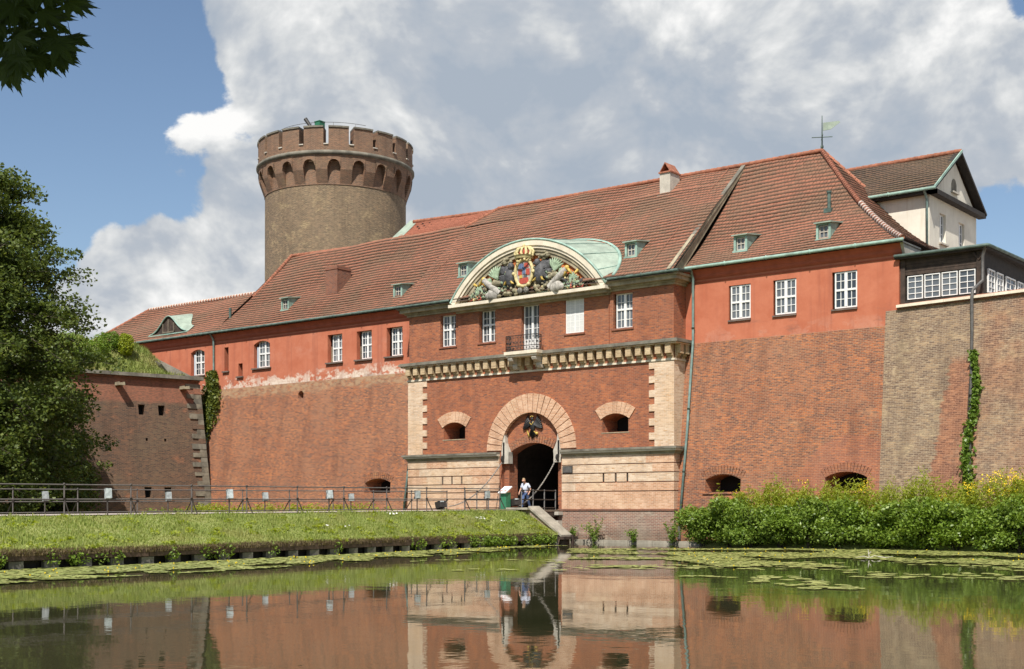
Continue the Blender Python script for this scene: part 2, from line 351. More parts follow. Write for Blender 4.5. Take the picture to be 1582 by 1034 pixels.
def plaster_mat():
    s = NT('plaster_red'); p = s.coord('POS')
    n = s.noise(p, 0.9, 6, 0.62, 0.3); f = s.noise(p, 5, 5, 0.65)
    c = s.mix(s.ramp(n, 0.3, 0.72), (0.45, 0.132, 0.068, 1), (0.53, 0.180, 0.10, 1))
    c = s.mix(s.ramp(f, 0.5, 0.8, 0, 0.3), c, (0.38, 0.11, 0.068, 1))
    x, y, z = s.sepz()
    # washed-out patches and flaked limewash along the foot of the plaster, much worse on the older side
    wn = s.noise(s.coord('POS', (0.75, 1, 1.1)), 1.0, 8, 0.7)
    low = s.ramp(z, 11.75, 10.45)
    older = s.ramp(x, -9.0, -10.0, 0.0, 1.0)
    wf = s.math('MULTIPLY', s.ramp(s.math('ADD', s.math('MULTIPLY', wn, 1.0), s.math('MULTIPLY', low, 0.17)), 0.615, 0.68), s.math('ADD', s.math('MULTIPLY', older, 0.85), 0.12))
    c = s.mix(s.math('MULTIPLY', wf, low), c, s.mix(s.ramp(f, 0.35, 0.6), (0.55, 0.40, 0.31, 1), (0.74, 0.64, 0.54, 1)))
    wide = s.noise(s.coord('POS', (0.35, 1, 0.5), (3, 1, 2)), 1.0, 6, 0.65)
    c = s.mix(s.math('MULTIPLY', s.ramp(wide, 0.52, 0.72, 0, 0.5), older), c, (0.56, 0.26, 0.18, 1))
    st = s.noise(s.coord('POS', (2.2, 2.2, 0.12)), 1.0, 5, 0.6)
    c = s.mix(s.ramp(st, 0.50, 0.72, 0, 0.5), c, (0.30, 0.095, 0.06, 1))
    sm = s.noise(s.coord('POS', (0.6, 1, 1.8), (7, 0, 3)), 1.0, 6, 0.65)
    c = s.mix(s.math('MULTIPLY', s.ramp(sm, 0.54, 0.70, 0, 0.55), s.ramp(z, 12.0, 10.8)), c, (0.20, 0.105, 0.08, 1))
    s.color(c); s.set(Roughness=0.92); s.bump(s.math('ADD', f, s.math('MULTIPLY', wf, -0.5)), 0.3, 0.02)
plaster_mat()

def tile_mat(name, a, b, grime_shade, moss):
    s = NT(name)
    g = s.n('ShaderNodeNewGeometry'); r = g.outputs['Random Per Island']
    p = s.coord('POS'); big = s.noise(p, 0.35, 6, 0.65, 0.5); f = s.noise(p, 2.2, 4, 0.6)
    c = s.mix(r, a + (1,), b + (1,))
    c = s.mix(s.ramp(s.math('ADD', s.math('MULTIPLY', big, 1.0), s.math('MULTIPLY', f, 0.25)), 0.52, 0.78, 0, 0.75), c, moss + (1,))
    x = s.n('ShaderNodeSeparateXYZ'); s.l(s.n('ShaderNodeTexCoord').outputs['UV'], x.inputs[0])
    c = s.mix(s.ramp(x.outputs[1], 0.40, 0.22, 0, 0.82), c, grime_shade + (1,))                # lower lip of each tile: weathering plus the gap shadow painted in
    s.color(c); s.set(Roughness=0.85)
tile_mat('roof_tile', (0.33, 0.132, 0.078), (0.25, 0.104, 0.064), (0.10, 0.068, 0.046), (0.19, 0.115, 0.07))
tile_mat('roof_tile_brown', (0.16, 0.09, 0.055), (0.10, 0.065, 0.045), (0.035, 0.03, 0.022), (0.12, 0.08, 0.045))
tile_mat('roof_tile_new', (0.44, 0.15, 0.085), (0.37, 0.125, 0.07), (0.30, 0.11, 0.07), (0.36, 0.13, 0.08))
plain('roof_under', (0.07, 0.045, 0.03), 0.9)
plain('ridge_clay', (0.35, 0.135, 0.078), 0.85, 0.35, 4)
plain('mortar_white', (0.62, 0.52, 0.45), 0.9, 0.3, 6)
plain('copper', (0.30, 0.44, 0.37), 0.6, 0.3, 2.0, streak=0.5, dirt=(0.16, 0.26, 0.22))
plain('copper_light', (0.31, 0.375, 0.305), 0.65, 0.22, 1.5, streak=0.6, dirt=(0.19, 0.26, 0.21))
plain('copper_dark', (0.085, 0.13, 0.11), 0.6, 0.4, 3.0)
plain('pipe_green', (0.20, 0.29, 0.27), 0.5, 0.3, 3.0)
plain('stone_cornice', (0.36, 0.31, 0.21), 0.85, 0.35, 1.6, streak=0.6, dirt=(0.12, 0.105, 0.08), bump=0.2)
plain('stone_dark', (0.19, 0.175, 0.14), 0.9, 0.4, 1.4, streak=0.5, bump=0.3)
plain('stone_cream', (0.74, 0.66, 0.52), 0.8, 0.15, 1.5, streak=0.35, dirt=(0.40, 0.34, 0.25))
plain('stone_pale', (0.52, 0.48, 0.41), 0.85, 0.2, 2.0, streak=0.3, bump=0.2)
plain('stone_kerb', (0.34, 0.31, 0.25), 0.9, 0.25, 2.0, bump=0.3)
plain('stone_quoin', (0.21, 0.185, 0.14), 0.9, 0.45, 1.8, bump=0.4)
plain('white_paint', (0.80, 0.80, 0.78), 0.55, 0.06, 4)
plain('sill_grey', (0.16, 0.12, 0.10), 0.8, 0.3, 4)
plain('sill_red', (0.26, 0.10, 0.06), 0.85, 0.3, 4)
plain('soffit_red', (0.40, 0.10, 0.055), 0.9, 0.15, 2)
plain('iron', (0.035, 0.032, 0.03), 0.5, 0.3, 5)
plain('iron_grey', (0.10, 0.095, 0.09), 0.6, 0.3, 5)
plain('rail_iron', (0.065, 0.055, 0.048), 0.6, 0.35, 5)
plain('chain_grey', (0.30, 0.28, 0.25), 0.55, 0.3, 10)
plain('timber_dark', (0.055, 0.036, 0.026), 0.8, 0.45, 3, streak=0.3)
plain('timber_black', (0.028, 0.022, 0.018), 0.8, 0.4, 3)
plain('timber_grey', (0.17, 0.135, 0.10), 0.85, 0.35, 2.5)
plain('beam_rust', (0.085, 0.052, 0.040), 0.85, 0.4, 2)
plain('pile_grey', (0.15, 0.14, 0.12), 0.9, 0.3, 2)
plain('white_wall', (0.74, 0.70, 0.60), 0.9, 0.12, 0.8, streak=0.4, dirt=(0.50, 0.42, 0.30), bump=0.15)
plain('path_gravel', (0.40, 0.345, 0.30), 0.95, 0.15, 3, bump=0.3)
plain('soil', (0.12, 0.09, 0.05), 0.95, 0.4, 2, bump=0.4)
plain('unlit_inside', (0.012, 0.010, 0.009), 0.95, 0.2, 2)  # near-black colour painted in for the shade inside openings and slots
plain('eagle_black', (0.018, 0.017, 0.017), 0.5, 0.3, 6)
plain('gold', (0.62, 0.43, 0.10), 0.45, 0.25, 8)
plain('gold_pale', (0.62, 0.52, 0.26), 0.6, 0.3, 8)
plain('relief_green', (0.28, 0.37, 0.25), 0.8, 0.35, 6)
plain('relief_olive', (0.27, 0.24, 0.155), 0.85, 0.5, 6)
plain('relief_white', (0.38, 0.36, 0.32), 0.85, 0.4, 7)
plain('relief_slate', (0.085, 0.085, 0.09), 0.7, 0.5, 6)
plain('relief_red', (0.45, 0.075, 0.05), 0.7, 0.3, 6)
plain('relief_blue', (0.12, 0.17, 0.30), 0.7, 0.3, 6)
plain('tympanum_orange', (0.60, 0.19, 0.06), 0.9, 0.15, 3)
plain('sign_green', (0.03, 0.17, 0.09), 0.5, 0.15, 3)
plain('sign_white', (0.80, 0.80, 0.80), 0.4, 0.03, 3)
plain('lamp_housing', (0.40, 0.44, 0.44), 0.5, 0.35, 8)
plain('shirt', (0.62, 0.66, 0.78), 0.9, 0.12, 20)
plain('jeans', (0.075, 0.12, 0.25), 0.95, 0.25, 20)
plain('skin', (0.56, 0.31, 0.21), 0.6, 0.08, 10)
plain('hair', (0.42, 0.31, 0.18), 0.8, 0.2, 40)
plain('shoe', (0.03, 0.028, 0.026), 0.6, 0.2, 10)
plain('bark', (0.075, 0.06, 0.045), 0.95, 0.4, 4, bump=0.5)
plain('driftwood', (0.45, 0.42, 0.37), 0.9, 0.2, 6)
plain('flower_yellow', (0.75, 0.55, 0.02), 0.7, 0.15, 4)
plain('flower_white', (0.75, 0.74, 0.68), 0.8, 0.1, 4)

def glass_mat():
    s = NT('glass'); s.color(s.mix(s.n('ShaderNodeObjectInfo').outputs['Random'], (0.022, 0.028, 0.036, 1), (0.13, 0.145, 0.16, 1))); s.set(Roughness=0.06); s.bsdf.inputs['Specular IOR Level'].default_value = 0.8
    s.bump(s.noise(s.coord('POS'), 1.7, 2, 0.5), 0.12, 0.05)
glass_mat()
def blind_mat():
    s = NT('window_blind'); x, y, z = s.sepz()
    s.color(s.mix(s.ramp(s.noise(s.coord('POS', (1, 1, 9)), 3, 2, 0.5), 0.3, 0.7), (0.60, 0.61, 0.60, 1), (0.70, 0.70, 0.67, 1))); s.set(Roughness=0.5)
blind_mat()
def leaf_mat(name, a, b, c3=None, trans=0.35, rough=0.5, patch=0.0):
    s = NT(name); g = s.n('ShaderNodeNewGeometry'); r = g.outputs['Random Per Island']
    col = s.mix(r, a + (1,), b + (1,))
    if c3: col = s.mix(s.ramp(s.noise(s.coord('POS'), patch or 0.8, 4, 0.6), 0.45, 0.65), col, c3 + (1,))
    s.color(col); s.set(Roughness=rough); s.bsdf.inputs['Specular IOR Level'].default_value = 0.35
    t = s.n('ShaderNodeBsdfTranslucent'); s.l(s.hsv(col, 0.49, 1.1, 1.5), t.inputs[0])
    m = s.n('ShaderNodeMixShader'); m.inputs[0].default_value = trans
    s.l(s.bsdf.outputs[0], m.inputs[1]); s.l(t.outputs[0], m.inputs[2]); s.l(m.outputs[0], s.out.inputs[0])
leaf_mat('leaf_alder', (0.065, 0.10, 0.02), (0.155, 0.19, 0.042), (0.09, 0.13, 0.027), 0.32)
leaf_mat('leaf_bush', (0.10, 0.175, 0.025), (0.25, 0.34, 0.06), (0.17, 0.26, 0.035), 0.3, 0.4)
leaf_mat('leaf_lime', (0.24, 0.31, 0.03), (0.34, 0.38, 0.05), None, 0.4)
leaf_mat('leaf_ivy', (0.11, 0.20, 0.025), (0.19, 0.27, 0.05), None, 0.3, 0.4)
leaf_mat('leaf_ivy_old', (0.05, 0.085, 0.018), (0.20, 0.22, 0.04), None, 0.3, 0.5)
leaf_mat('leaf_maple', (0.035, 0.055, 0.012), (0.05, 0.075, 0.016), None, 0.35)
leaf_mat('grass_blade', (0.19, 0.26, 0.05), (0.32, 0.35, 0.10), (0.30, 0.31, 0.10), 0.35, 0.7, 0.5)
leaf_mat('grass_dry', (0.20, 0.15, 0.075), (0.12, 0.095, 0.05), None, 0.3, 0.8)
leaf_mat('grass_mound', (0.17, 0.23, 0.045), (0.28, 0.31, 0.10), (0.32, 0.31, 0.12), 0.35, 0.7, 0.6)
leaf_mat('pad_green', (0.20, 0.25, 0.06), (0.42, 0.42, 0.15), (0.30, 0.33, 0.09), 0.05, 0.5, 0.6)
def grass_ground():
    s = NT('grass_ground'); p = s.coord('POS'); n = s.noise(p, 0.7, 6, 0.65); f = s.noise(p, 6, 4, 0.7)
    c = s.mix(s.ramp(n, 0.35, 0.65), (0.17, 0.22, 0.045, 1), (0.26, 0.28, 0.085, 1))
    c = s.mix(s.ramp(f, 0.45, 0.75, 0, 0.5), c, (0.21, 0.19, 0.08, 1)); s.color(c); s.set(Roughness=0.95); s.bump(f, 0.6, 0.1)
grass_ground()
def water_mat():
    s = NT('water'); s.color(s.mix(s.ramp(s.noise(s.coord('POS'), 0.08, 4, 0.6), 0.35, 0.65), (0.030, 0.032, 0.014, 1), (0.052, 0.050, 0.026, 1))); s.set(Roughness=0.025); s.bsdf.inputs['IOR'].default_value = 1.45
    n1 = s.noise(s.coord('POS', (1.0, 1.0, 1)), 0.9, 3, 0.5); n2 = s.noise(s.coord('POS'), 5.0, 2, 0.5); n3 = s.noise(s.coord('POS'), 0.12, 2, 0.5)
    h = s.math('ADD', n1, s.math('MULTIPLY', n2, 0.16))
    h = s.math('MULTIPLY', h, s.ramp(n3, 0.35, 0.65, 0.35, 1.0))
    s.bump(h, 0.11, 0.05)
water_mat()
# ------------------------------------------------------------------ walls with openings
def rect_op(u0, u1, z0, z1, depth=0.2, splay=1.0, back=None):
    return dict(us=[u0, u1], lo=lambda u: z0, hi=lambda u: z1, depth=depth, splay=splay, back=back, zc=(z0 + z1) / 2)
def arch_op(u0, u1, z0, zs, rise, depth=0.2, splay=1.0, back=None, n=8, splayz=None, pw=2):
    c = (u0 + u1) / 2; h = (u1 - u0) / 2
    return dict(us=[u0 + (u1 - u0) * i / n for i in range(n + 1)], lo=lambda u: z0, hi=lambda u: zs + rise * ((1 - ((u - c) / h) ** 2) if pw == 2 else math.sqrt(max(0, 1 - ((u - c) / h) ** 2))),
                depth=depth, splay=splay, back=back, zc=(z0 + zs + rise) / 2, splayz=splayz)
def round_op(c, zc, r, z0, depth=0.2, n=20, back=None):
    us = [c - r * math.cos(PI * i / n) for i in range(n + 1)]
    return dict(us=us, lo=lambda u: z0, hi=lambda u: zc + math.sqrt(max(0, r * r - (u - c) ** 2)), depth=depth, splay=1.0, back=back, zc=zc)
def wall(mb, u0, u1, zlo, zhi, ops, S, backs=None, cols=None, rows=1):
    rev = mb
    cuts = {u0, u1}
    for o in ops: cuts.update(o['us'])
    if cols: cuts.update(u0 + (u1 - u0) * i / cols for i in range(cols + 1))
    cuts = sorted(c for c in cuts if u0 - 1e-6 <= c <= u1 + 1e-6)
    for a, b in zip(cuts, cuts[1:]):
        if b - a < 1e-5: continue
        m = (a + b) / 2
        act = sorted((o for o in ops if o['us'][0] < m < o['us'][-1]), key=lambda o: o['zc'])
        bl, br = [zlo], [zlo]
        for o in act: bl += [o['lo'](a), o['hi'](a)]; br += [o['lo'](b), o['hi'](b)]
        bl.append(zhi); br.append(zhi)
        for i in range(0, len(bl), 2):
            for r in range(rows):
                f0, f1 = r / rows, (r + 1) / rows
                l0, l1 = bl[i] + (bl[i + 1] - bl[i]) * f0, bl[i] + (bl[i + 1] - bl[i]) * f1
                r0, r1 = br[i] + (br[i + 1] - br[i]) * f0, br[i] + (br[i + 1] - br[i]) * f1
                if l1 - l0 < 1e-5 and r1 - r0 < 1e-5: continue
                mb.add([S(a, l0, 0), S(b, r0, 0), S(b, r1, 0), S(a, l1, 0)])
    for o in ops:
        us = o['us']; uc = (us[0] + us[-1]) / 2; zc = o['zc']; k = o['splay']; kz = o.get('splayz') or k; d = o['depth']
        ring = [(u, o['lo'](u)) for u in us] + [(u, o['hi'](u)) for u in reversed(us)]
        inner = [(uc + (u - uc) * k, zc + (z - zc) * kz) for u, z in ring]
        n = len(ring)
        for i in range(n):
            j = (i + 1) % n
            if abs(ring[i][0] - ring[j][0]) < 1e-6 and abs(ring[i][1] - ring[j][1]) < 1e-6: continue
            rev.add([S(*ring[i], 0), S(*ring[j], 0), S(*inner[j], d), S(*inner[i], d)])
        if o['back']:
            bm_ = MB(); bm_.add([S(*p, d) for p in inner]); bm_.build('opening_back', 'unlit_inside', backs)  # dark panel behind the opening, shade of the unlit room painted in

def window(root, u0, u1, z0, z1, v, cols=4, rows=4, mull=True, mat='white_paint', glass='glass', transom=0.54, axis='u', fr=0.065):
    """casement window standing in the plane at depth v; axis 'u' looks out towards -y, 'v' towards +x"""
    P = (lambda a, d, z: (a, v + d, z)) if axis == 'u' else (lambda a, d, z: (v - d, a, z))
    def bx(m, a0, a1, d0, d1, za, zb):
        p, q = P(a0, d0, za), P(a1, d1, zb); m.box(min(p[0], q[0]), max(p[0], q[0]), min(p[1], q[1]), max(p[1], q[1]), za, zb)
    f = MB()
    bx(f, u0, u0 + fr, -0.05, 0.03, z0, z1); bx(f, u1 - fr, u1, -0.05, 0.03, z0, z1)
    bx(f, u0 + fr, u1 - fr, -0.048, 0.03, z0, z0 + fr); bx(f, u0 + fr, u1 - fr, -0.048, 0.03, z1 - fr, z1)
    uc = (u0 + u1) / 2
    if mull: bx(f, uc - 0.075, uc + 0.075, -0.06, 0.03, z0 + fr, z1 - fr)
    if transom:
        zt = z0 + (z1 - z0) * transom; bx(f, u0 + fr, u1 - fr, -0.065, 0.028, zt - 0.05, zt + 0.05)
    for i in range(1, cols):
        if mull and i * 2 == cols: continue
        a = u0 + (u1 - u0) * i / cols
        if mull: a = (u0 + (uc - u0) * 0.52 if a < uc else uc + (u1 - uc) * 0.48) if cols == 4 else a
        bx(f, a - 0.016, a + 0.016, -0.03, 0.025, z0 + fr, z1 - fr)
    for j in range(1, rows):
        zz = z0 + (z1 - z0) * j / rows
        if transom and abs(zz - zt) < 0.16: continue
        bx(f, u0 + fr, u1 - fr, -0.031, 0.026, zz - 0.016, zz + 0.016)
    w_ = f.build('window', mat, root)
    g = MB(); bx(g, u0 + 0.02, u1 - 0.02, 0.0, 0.012, z0 + 0.02, z1 - 0.02)
    g.build('glass', glass, w_)
    return w_

# ------------------------------------------------------------------ tiled roofs
def tile_patch(A, B, C, D, exp=0.30, tw=0.2, sag=None):
    """A,B eaves left/right, D,C ridge left/right.  Returns vertex, face, uv arrays of lapped plain tiles"""
    A, B, C, D = map(Vector, (A, B, C, D)); sag = sag or (lambda t: 0.0)
    e = (B - A).normalized(); M = (C + D) / 2 - (A + B) / 2; up = M - e * M.dot(e); ln = up.length; upn = up.normalized()
    nrm = e.cross(upn).normalized()
    if nrm.z < 0: nrm = -nrm
    nr = max(2, int(ln / exp)); vs, fs, uv = [], [], []
    for i in range(nr):
        t0, t1 = i / nr, min(1.0, (i + 1.25) / nr); tm = (i + 0.5) / nr
        Lm, Rm = A.lerp(D, tm), B.lerp(C, tm); w_ = (Rm - Lm).dot(e)
        if w_ < tw * 0.6: continue
        base = Lm - upn * ((tm - t0) * ln)
        n = max(1, int(w_ / tw)); off = (0.5 if i % 2 else 0.0)
        z0, z1 = sag(t0), sag(t1)
        rise = upn * ((t1 - t0) * ln)
        for k in range(-1 if off else 0, n + 1):
            a = max(0.0, (k + off) / n) * w_; b = min(1.0, (k + 1 + off) / n) * w_
            if b - a < 0.02: continue
            j = random.uniform(-0.006, 0.010); j2 = random.uniform(-0.012, 0.012)
            g = 0.006
            wv_ = 0.035 * math.sin(a * 0.9 + i * 0.21) + 0.03 * math.sin(a * 0.37 - i * 0.35 + 1.0)
            j += wv_
            p0 = base + e * (a + g) + upn * j2 + nrm * (0.042 + j); p1 = base + e * (b - g) + upn * j2 + nrm * (0.042 + wv_ + (j - wv_) * 0.4)
            q0 = p0 + rise - nrm * 0.034; q1 = p1 + rise - nrm * 0.034
            p0.z -= z0; p1.z -= z0; q0.z -= z1; q1.z -= z1
            r0 = p0 - nrm * 0.032; r1 = p1 - nrm * 0.032
            m = len(vs)
            vs += [p0, p1, q1, q0, r0, r1]
            fs += [(m, m + 1, m + 2, m + 3), (m + 4, m + 5, m + 1, m)]
            uv += [(0, 0), (1, 0), (1, 1), (0, 1), (0, 0), (1, 0), (1, 0.02), (0, 0.02)]
    return vs, fs, uv
def tiles(parent, patches, mat='roof_tile', **k):
    vs, fs, uv = [], [], []
    for p in patches:
        kk = dict(k); pp = p
        if len(p) == 5: kk['sag'] = p[4]; pp = p[:4]
        a, b, c = tile_patch(*pp, **kk); m = len(vs); vs += a; fs += [tuple(m + i for i in f) for f in b]; uv += c
    return arr_obj('roof_tiles', np.array([tuple(v) for v in vs]), np.array(fs), mat, parent, kind='stuff', uv=np.array(uv))
def caps(mb, A, B, r=0.13, seg=0.36, lift=0.03, path=None):
    A, B = Vector(A), Vector(B); n = max(1, int((B - A).length / seg))
    pf = path or (lambda t: A.lerp(B, t))
    for i in range(n):
        a, b = pf(i / n), pf((i + 1.06) / n if i < n - 1 else 1.0)
        a = a + V(0, 0, lift); b = b + V(0, 0, lift)
        mb.tube([a, b], [r * 1.12, r * 0.9], 7)
    return mb
def gutter(parent, A, B, r=0.085, mat='copper_dark', name='gutter'):
    A, B = Vector(A), Vector(B); m = MB(); m.tube([A, B], r, 8)
    n = int((B - A).length / 2.2)
    for i in range(1, n):
        p = A.lerp(B, i / n); m.box(p.x - 0.02, p.x + 0.02, p.y - r - 0.012, p.y + 0.05, p.z - r - 0.02, p.z + r + 0.01)
    return m.build(name, mat, parent, smooth=True)
def dormer(parent, u, v, z, w_=0.72, h=0.80, pitch=1.0):
    """small copper hatch on a roof slope, its sill at (u..u+w_, v, z)"""
    m = MB()
    m.box(u - 0.03, u + 0.09, v - 0.02, v + 0.05, z - 0.04, z + h); m.box(u + w_ - 0.09, u + w_ + 0.03, v - 0.02, v + 0.05, z - 0.04, z + h)
    m.box(u + 0.09, u + w_ - 0.09, v - 0.015, v + 0.05, z + h - 0.1, z + h)
    m.box(u - 0.06, u + w_ + 0.06, v - 0.10, v + 0.06, z - 0.09, z + 0.0)
    for s in (u - 0.02, u + w_ - 0.02):
        m.prism([(s, v, z - 0.02), (s, v, z + h), (s, v + h / pitch + 0.35, z + h + 0.12)], (0.04, 0, 0))
    d = m.build('dormer', 'copper', parent)
    r = MB(); b = h / pitch + 0.55
    r.hexa([(u - 0.10, v - 0.16, z + h - 0.03), (u + w_ + 0.10, v - 0.16, z + h - 0.03), (u + w_ + 0.16, v + b, z + h + 0.16), (u - 0.16, v + b, z + h + 0.16),
            (u - 0.10, v - 0.16, z + h + 0.03), (u + w_ + 0.10, v - 0.16, z + h + 0.03), (u + w_ + 0.16, v + b, z + h + 0.24), (u - 0.16, v + b, z + h + 0.24)])
    r.build('dormer_roof', 'copper_light', d)
    f = MB(); a0, a1 = u + 0.12, u + w_ - 0.12; z0, z1 = z + 0.04, z + h - 0.12; mid = (a0 + a1) / 2; zm = (z0 + z1) / 2
    for bxs in ((a0, a0 + 0.05, z0, z1), (a1 - 0.05, a1, z0, z1), (mid - 0.02, mid + 0.02, z0, z1)): f.box(bxs[0], bxs[1], v + 0.05, v + 0.09, bxs[2], bxs[3])
    for zz in (z0, zm - 0.02, z1 - 0.05): f.box(a0, a1, v + 0.052, v + 0.088, zz, zz + 0.05)
    f.build('dormer_window', 'stone_pale', d)
    g = MB(); g.box(u + 0.05, u + w_ - 0.05, v + 0.10, v + 0.12, z, z + h - 0.05); g.build('dormer_glass', 'glass', d)
    return d

# ------------------------------------------------------------------ ground and water
g = MB(); g.add([(-2500, -2500, -1.6), (2500, -2500, -1.6), (2500, 2500, -1.6), (-2500, 2500, -1.6)])
g.build('ground', 'soil', kind='structure')
g = MB(); g.add([(-160, -140, 0), (190, -140, 0), (190, 1.0, 0), (-160, 1.0, 0)])
g.build('water', 'water', kind='structure')
g = MB()                                        # the bank the photographer stands on
bx0, by0 = ground_at(791, -2); 
pts = [ground_at(-9000 * 0 - 2500, 6.5), ground_at(791, 5.0), ground_at(4200, 6.5)]
def bank_strip(z0, z1, Za, Zb, nm):
    A = [(CAM.x + RX * X + FX * Za, CAM.y + RY * X + FY * Za, z0) for X in np.linspace(-60, 60, 13)]
    B = [(CAM.x + RX * X + FX * Zb, CAM.y + RY * X + FY * Zb, z1) for X in np.linspace(-60, 60, 13)]
    for i in range(12): g.add([B[i], B[i + 1], A[i + 1], A[i]])
bank_strip(-0.4, 0.25, 7.5, 5.5, ''); bank_strip(0.25, 0.35, 5.5, -40, '')
g.build('shore', 'grass_ground', kind='structure')
g = MB()                                        # courtyard level inside the fortress
g.add([(-120, 1.6, 2.0), (120, 1.6, 2.0), (120, 160, 2.0), (-120, 160, 2.0)])
g.build('courtyard_ground', 'path_gravel', kind='structure')
g = MB()                                        # berm along the foot of the walls, either side of the gatehouse
for a, b, k_ in ((-60, -9.7, 1.0), (12.0, 60, 0.62)):
    n = 24
    for i in range(n):
        u0, u1 = a + (b - a) * i / n, a + (b - a) * (i + 1) / n
        hh = 1.3 if b < 0 else 0.30
        for (v0, z0), (v1, z1) in zip(((0.5, hh), (-1.0, hh * 0.9), (-2.3, 0.25), (-2.9, -0.3)), ((-1.0, hh * 0.9), (-2.3, 0.25), (-2.9, -0.3), (-3.5, -0.6))):
            o0_, o1_ = (0.134 * max(0, u0 - 21), 0.134 * max(0, u1 - 21)) if b > 0 else (0, 0)
            g.add([(u0, v0 * k_ - o0_, z0), (u0, v1 * k_ - o0_, z1), (u1, v1 * k_ - o1_, z1), (u1, v0 * k_ - o1_, z0)])
g.build('berm_ground', 'grass_ground', kind='structure')

# ------------------------------------------------------------------ gatehouse
gate = thing('gatehouse', (0, 0, 0), 'projecting red brick gatehouse with arched gateway, cream bands and curved pediment', 'gatehouse')
Sg = lambda u, z, d: (u, d, z)
W = MB()
embs = [arch_op(-6.62, -4.92, 6.0, 6.72, 0.27, 1.3, 0.86, True, 8), arch_op(4.92, 6.62, 6.0, 6.72, 0.27, 1.3, 0.86, True, 8)]
ring = round_op(0, 5.28, 2.13, -0.5, 0.24, 24)
wall(W, -9.45, 9.45, -1.0, 10.6, [ring] + embs, Sg, gate)
W.add([(9.45, 0, -1), (9.45, 3, -1), (9.45, 3, 14.2), (9.45, 0, 14.2)]); W.add([(-9.45, 0, -1), (-9.45, 3, -1), (-9.45, 3, 14.2), (-9.45, 0, 14.2)])
wins = {-6.28: 0, -3.18: 1, 3.12: 1, 6.26: 2}
Sc = lambda u, z, d: (u, d - 0.06, z)
wall(W, -9.45, -5.4, 10.6, 14.0, [rect_op(-6.90, -5.66, 11.57, 13.45, 0.24)], Sg)
wall(W, 5.4, 9.45, 10.6, 14.0, [rect_op(5.64, 6.88, 11.57, 13.45, 0.24)], Sg)
wall(W, -5.4, 5.4, 10.6, 14.0, [rect_op(-3.80, -2.56, 11.57, 13.45, 0.3), rect_op(-0.64, 0.64, 10.75, 13.45, 0.3), rect_op(2.5, 3.74, 11.57, 13.45, 0.09)], Sc)
for s_ in (-5.4, 5.4): W.add([(s_, -0.06, 10.6), (s_, 0, 10.6), (s_, 0, 14), (s_, -0.06, 14)])
W.build('wall', 'brick_gate', gate)
# tympanum and jambs inside the arch ring
T = MB(); T2 = MB()
Si = lambda u, z, d: (u, 0.24 + d, z)
inner = arch_op(-1.76, 1.76, 1.70, 5.02, 0.58, 0.75, 1.0, None, 12)
wall(T, -2.16, 2.16, -0.6, 7.45, [inner], Si)
T.build('tympanum_wall', 'brick_gate', gate)
P = MB(); n = 10                                  # vaulted passage, shade of its unlit interior painted in as near-black
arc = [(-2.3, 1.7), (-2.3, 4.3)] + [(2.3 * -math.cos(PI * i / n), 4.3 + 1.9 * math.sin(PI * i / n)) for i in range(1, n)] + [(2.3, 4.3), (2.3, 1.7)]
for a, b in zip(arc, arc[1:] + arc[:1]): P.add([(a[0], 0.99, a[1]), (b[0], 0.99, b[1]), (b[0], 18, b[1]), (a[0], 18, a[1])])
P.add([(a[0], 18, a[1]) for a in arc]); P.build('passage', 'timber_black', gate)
P = MB(); P.add([(-2.3, 0.985, 1.7), (-1.75, 0.985, 1.7), (-1.75, 0.985, 6.4), (-2.3, 0.985, 6.4)]); P.build('gateway_rebate', 'brick_gate', gate)
# voussoirs
def wedge(mb, c, r0, r1, a0, a1, v0, v1):
    q = [(c[0] + r * math.cos(a), c[1] + r * math.sin(a)) for r, a in ((r0, a0), (r1, a0), (r1, a1), (r0, a1))]
    mb.prism([(x, v0, z) for x, z in q], (0, v1 - v0, 0))
for i in range(23):
    a0, a1 = PI * i / 23, PI * (i + 1) / 23; m = MB(); gp = 0.008
    wedge(m, (0, 5.20), 2.12, 3.2, a0 + gp, a1 - gp, -0.06 - random.uniform(0, 0.012), 0.16)
    m.build('voussoir', 'brick_peach', gate)
for c in (-5.77, 5.77):                            # flat arches over the upper embrasures
    m = MB(); R = 1.72
    for i in range(9):
        a0 = PI / 2 - 0.63 + 1.26 * i / 9; a1 = a0 + 1.26 / 9
        wedge(m, (c, 5.42), R - 0.14, R + 0.5, a0 + 0.004, a1 - 0.004, -0.05 - random.uniform(0, 0.008), 0.1)
    m.build('embrasure_arch', 'brick_peach', gate)
    m = MB(); m.box(c - 0.92, c + 0.92, -0.02, 0.05, 5.94, 5.985); m.build('embrasure_sill', 'stone_cornice', gate)
m = MB()
for i in range(21):                                # brick lintel over the gateway
    a0 = PI / 2 - 0.62 + 1.24 * i / 21; wedge(m, (0, 2.63), 2.98, 3.42, a0 + 0.006, a0 + 1.24 / 21 - 0.006, 0.205, 0.30)
m.build('gateway_lintel', 'brick_wing', gate)
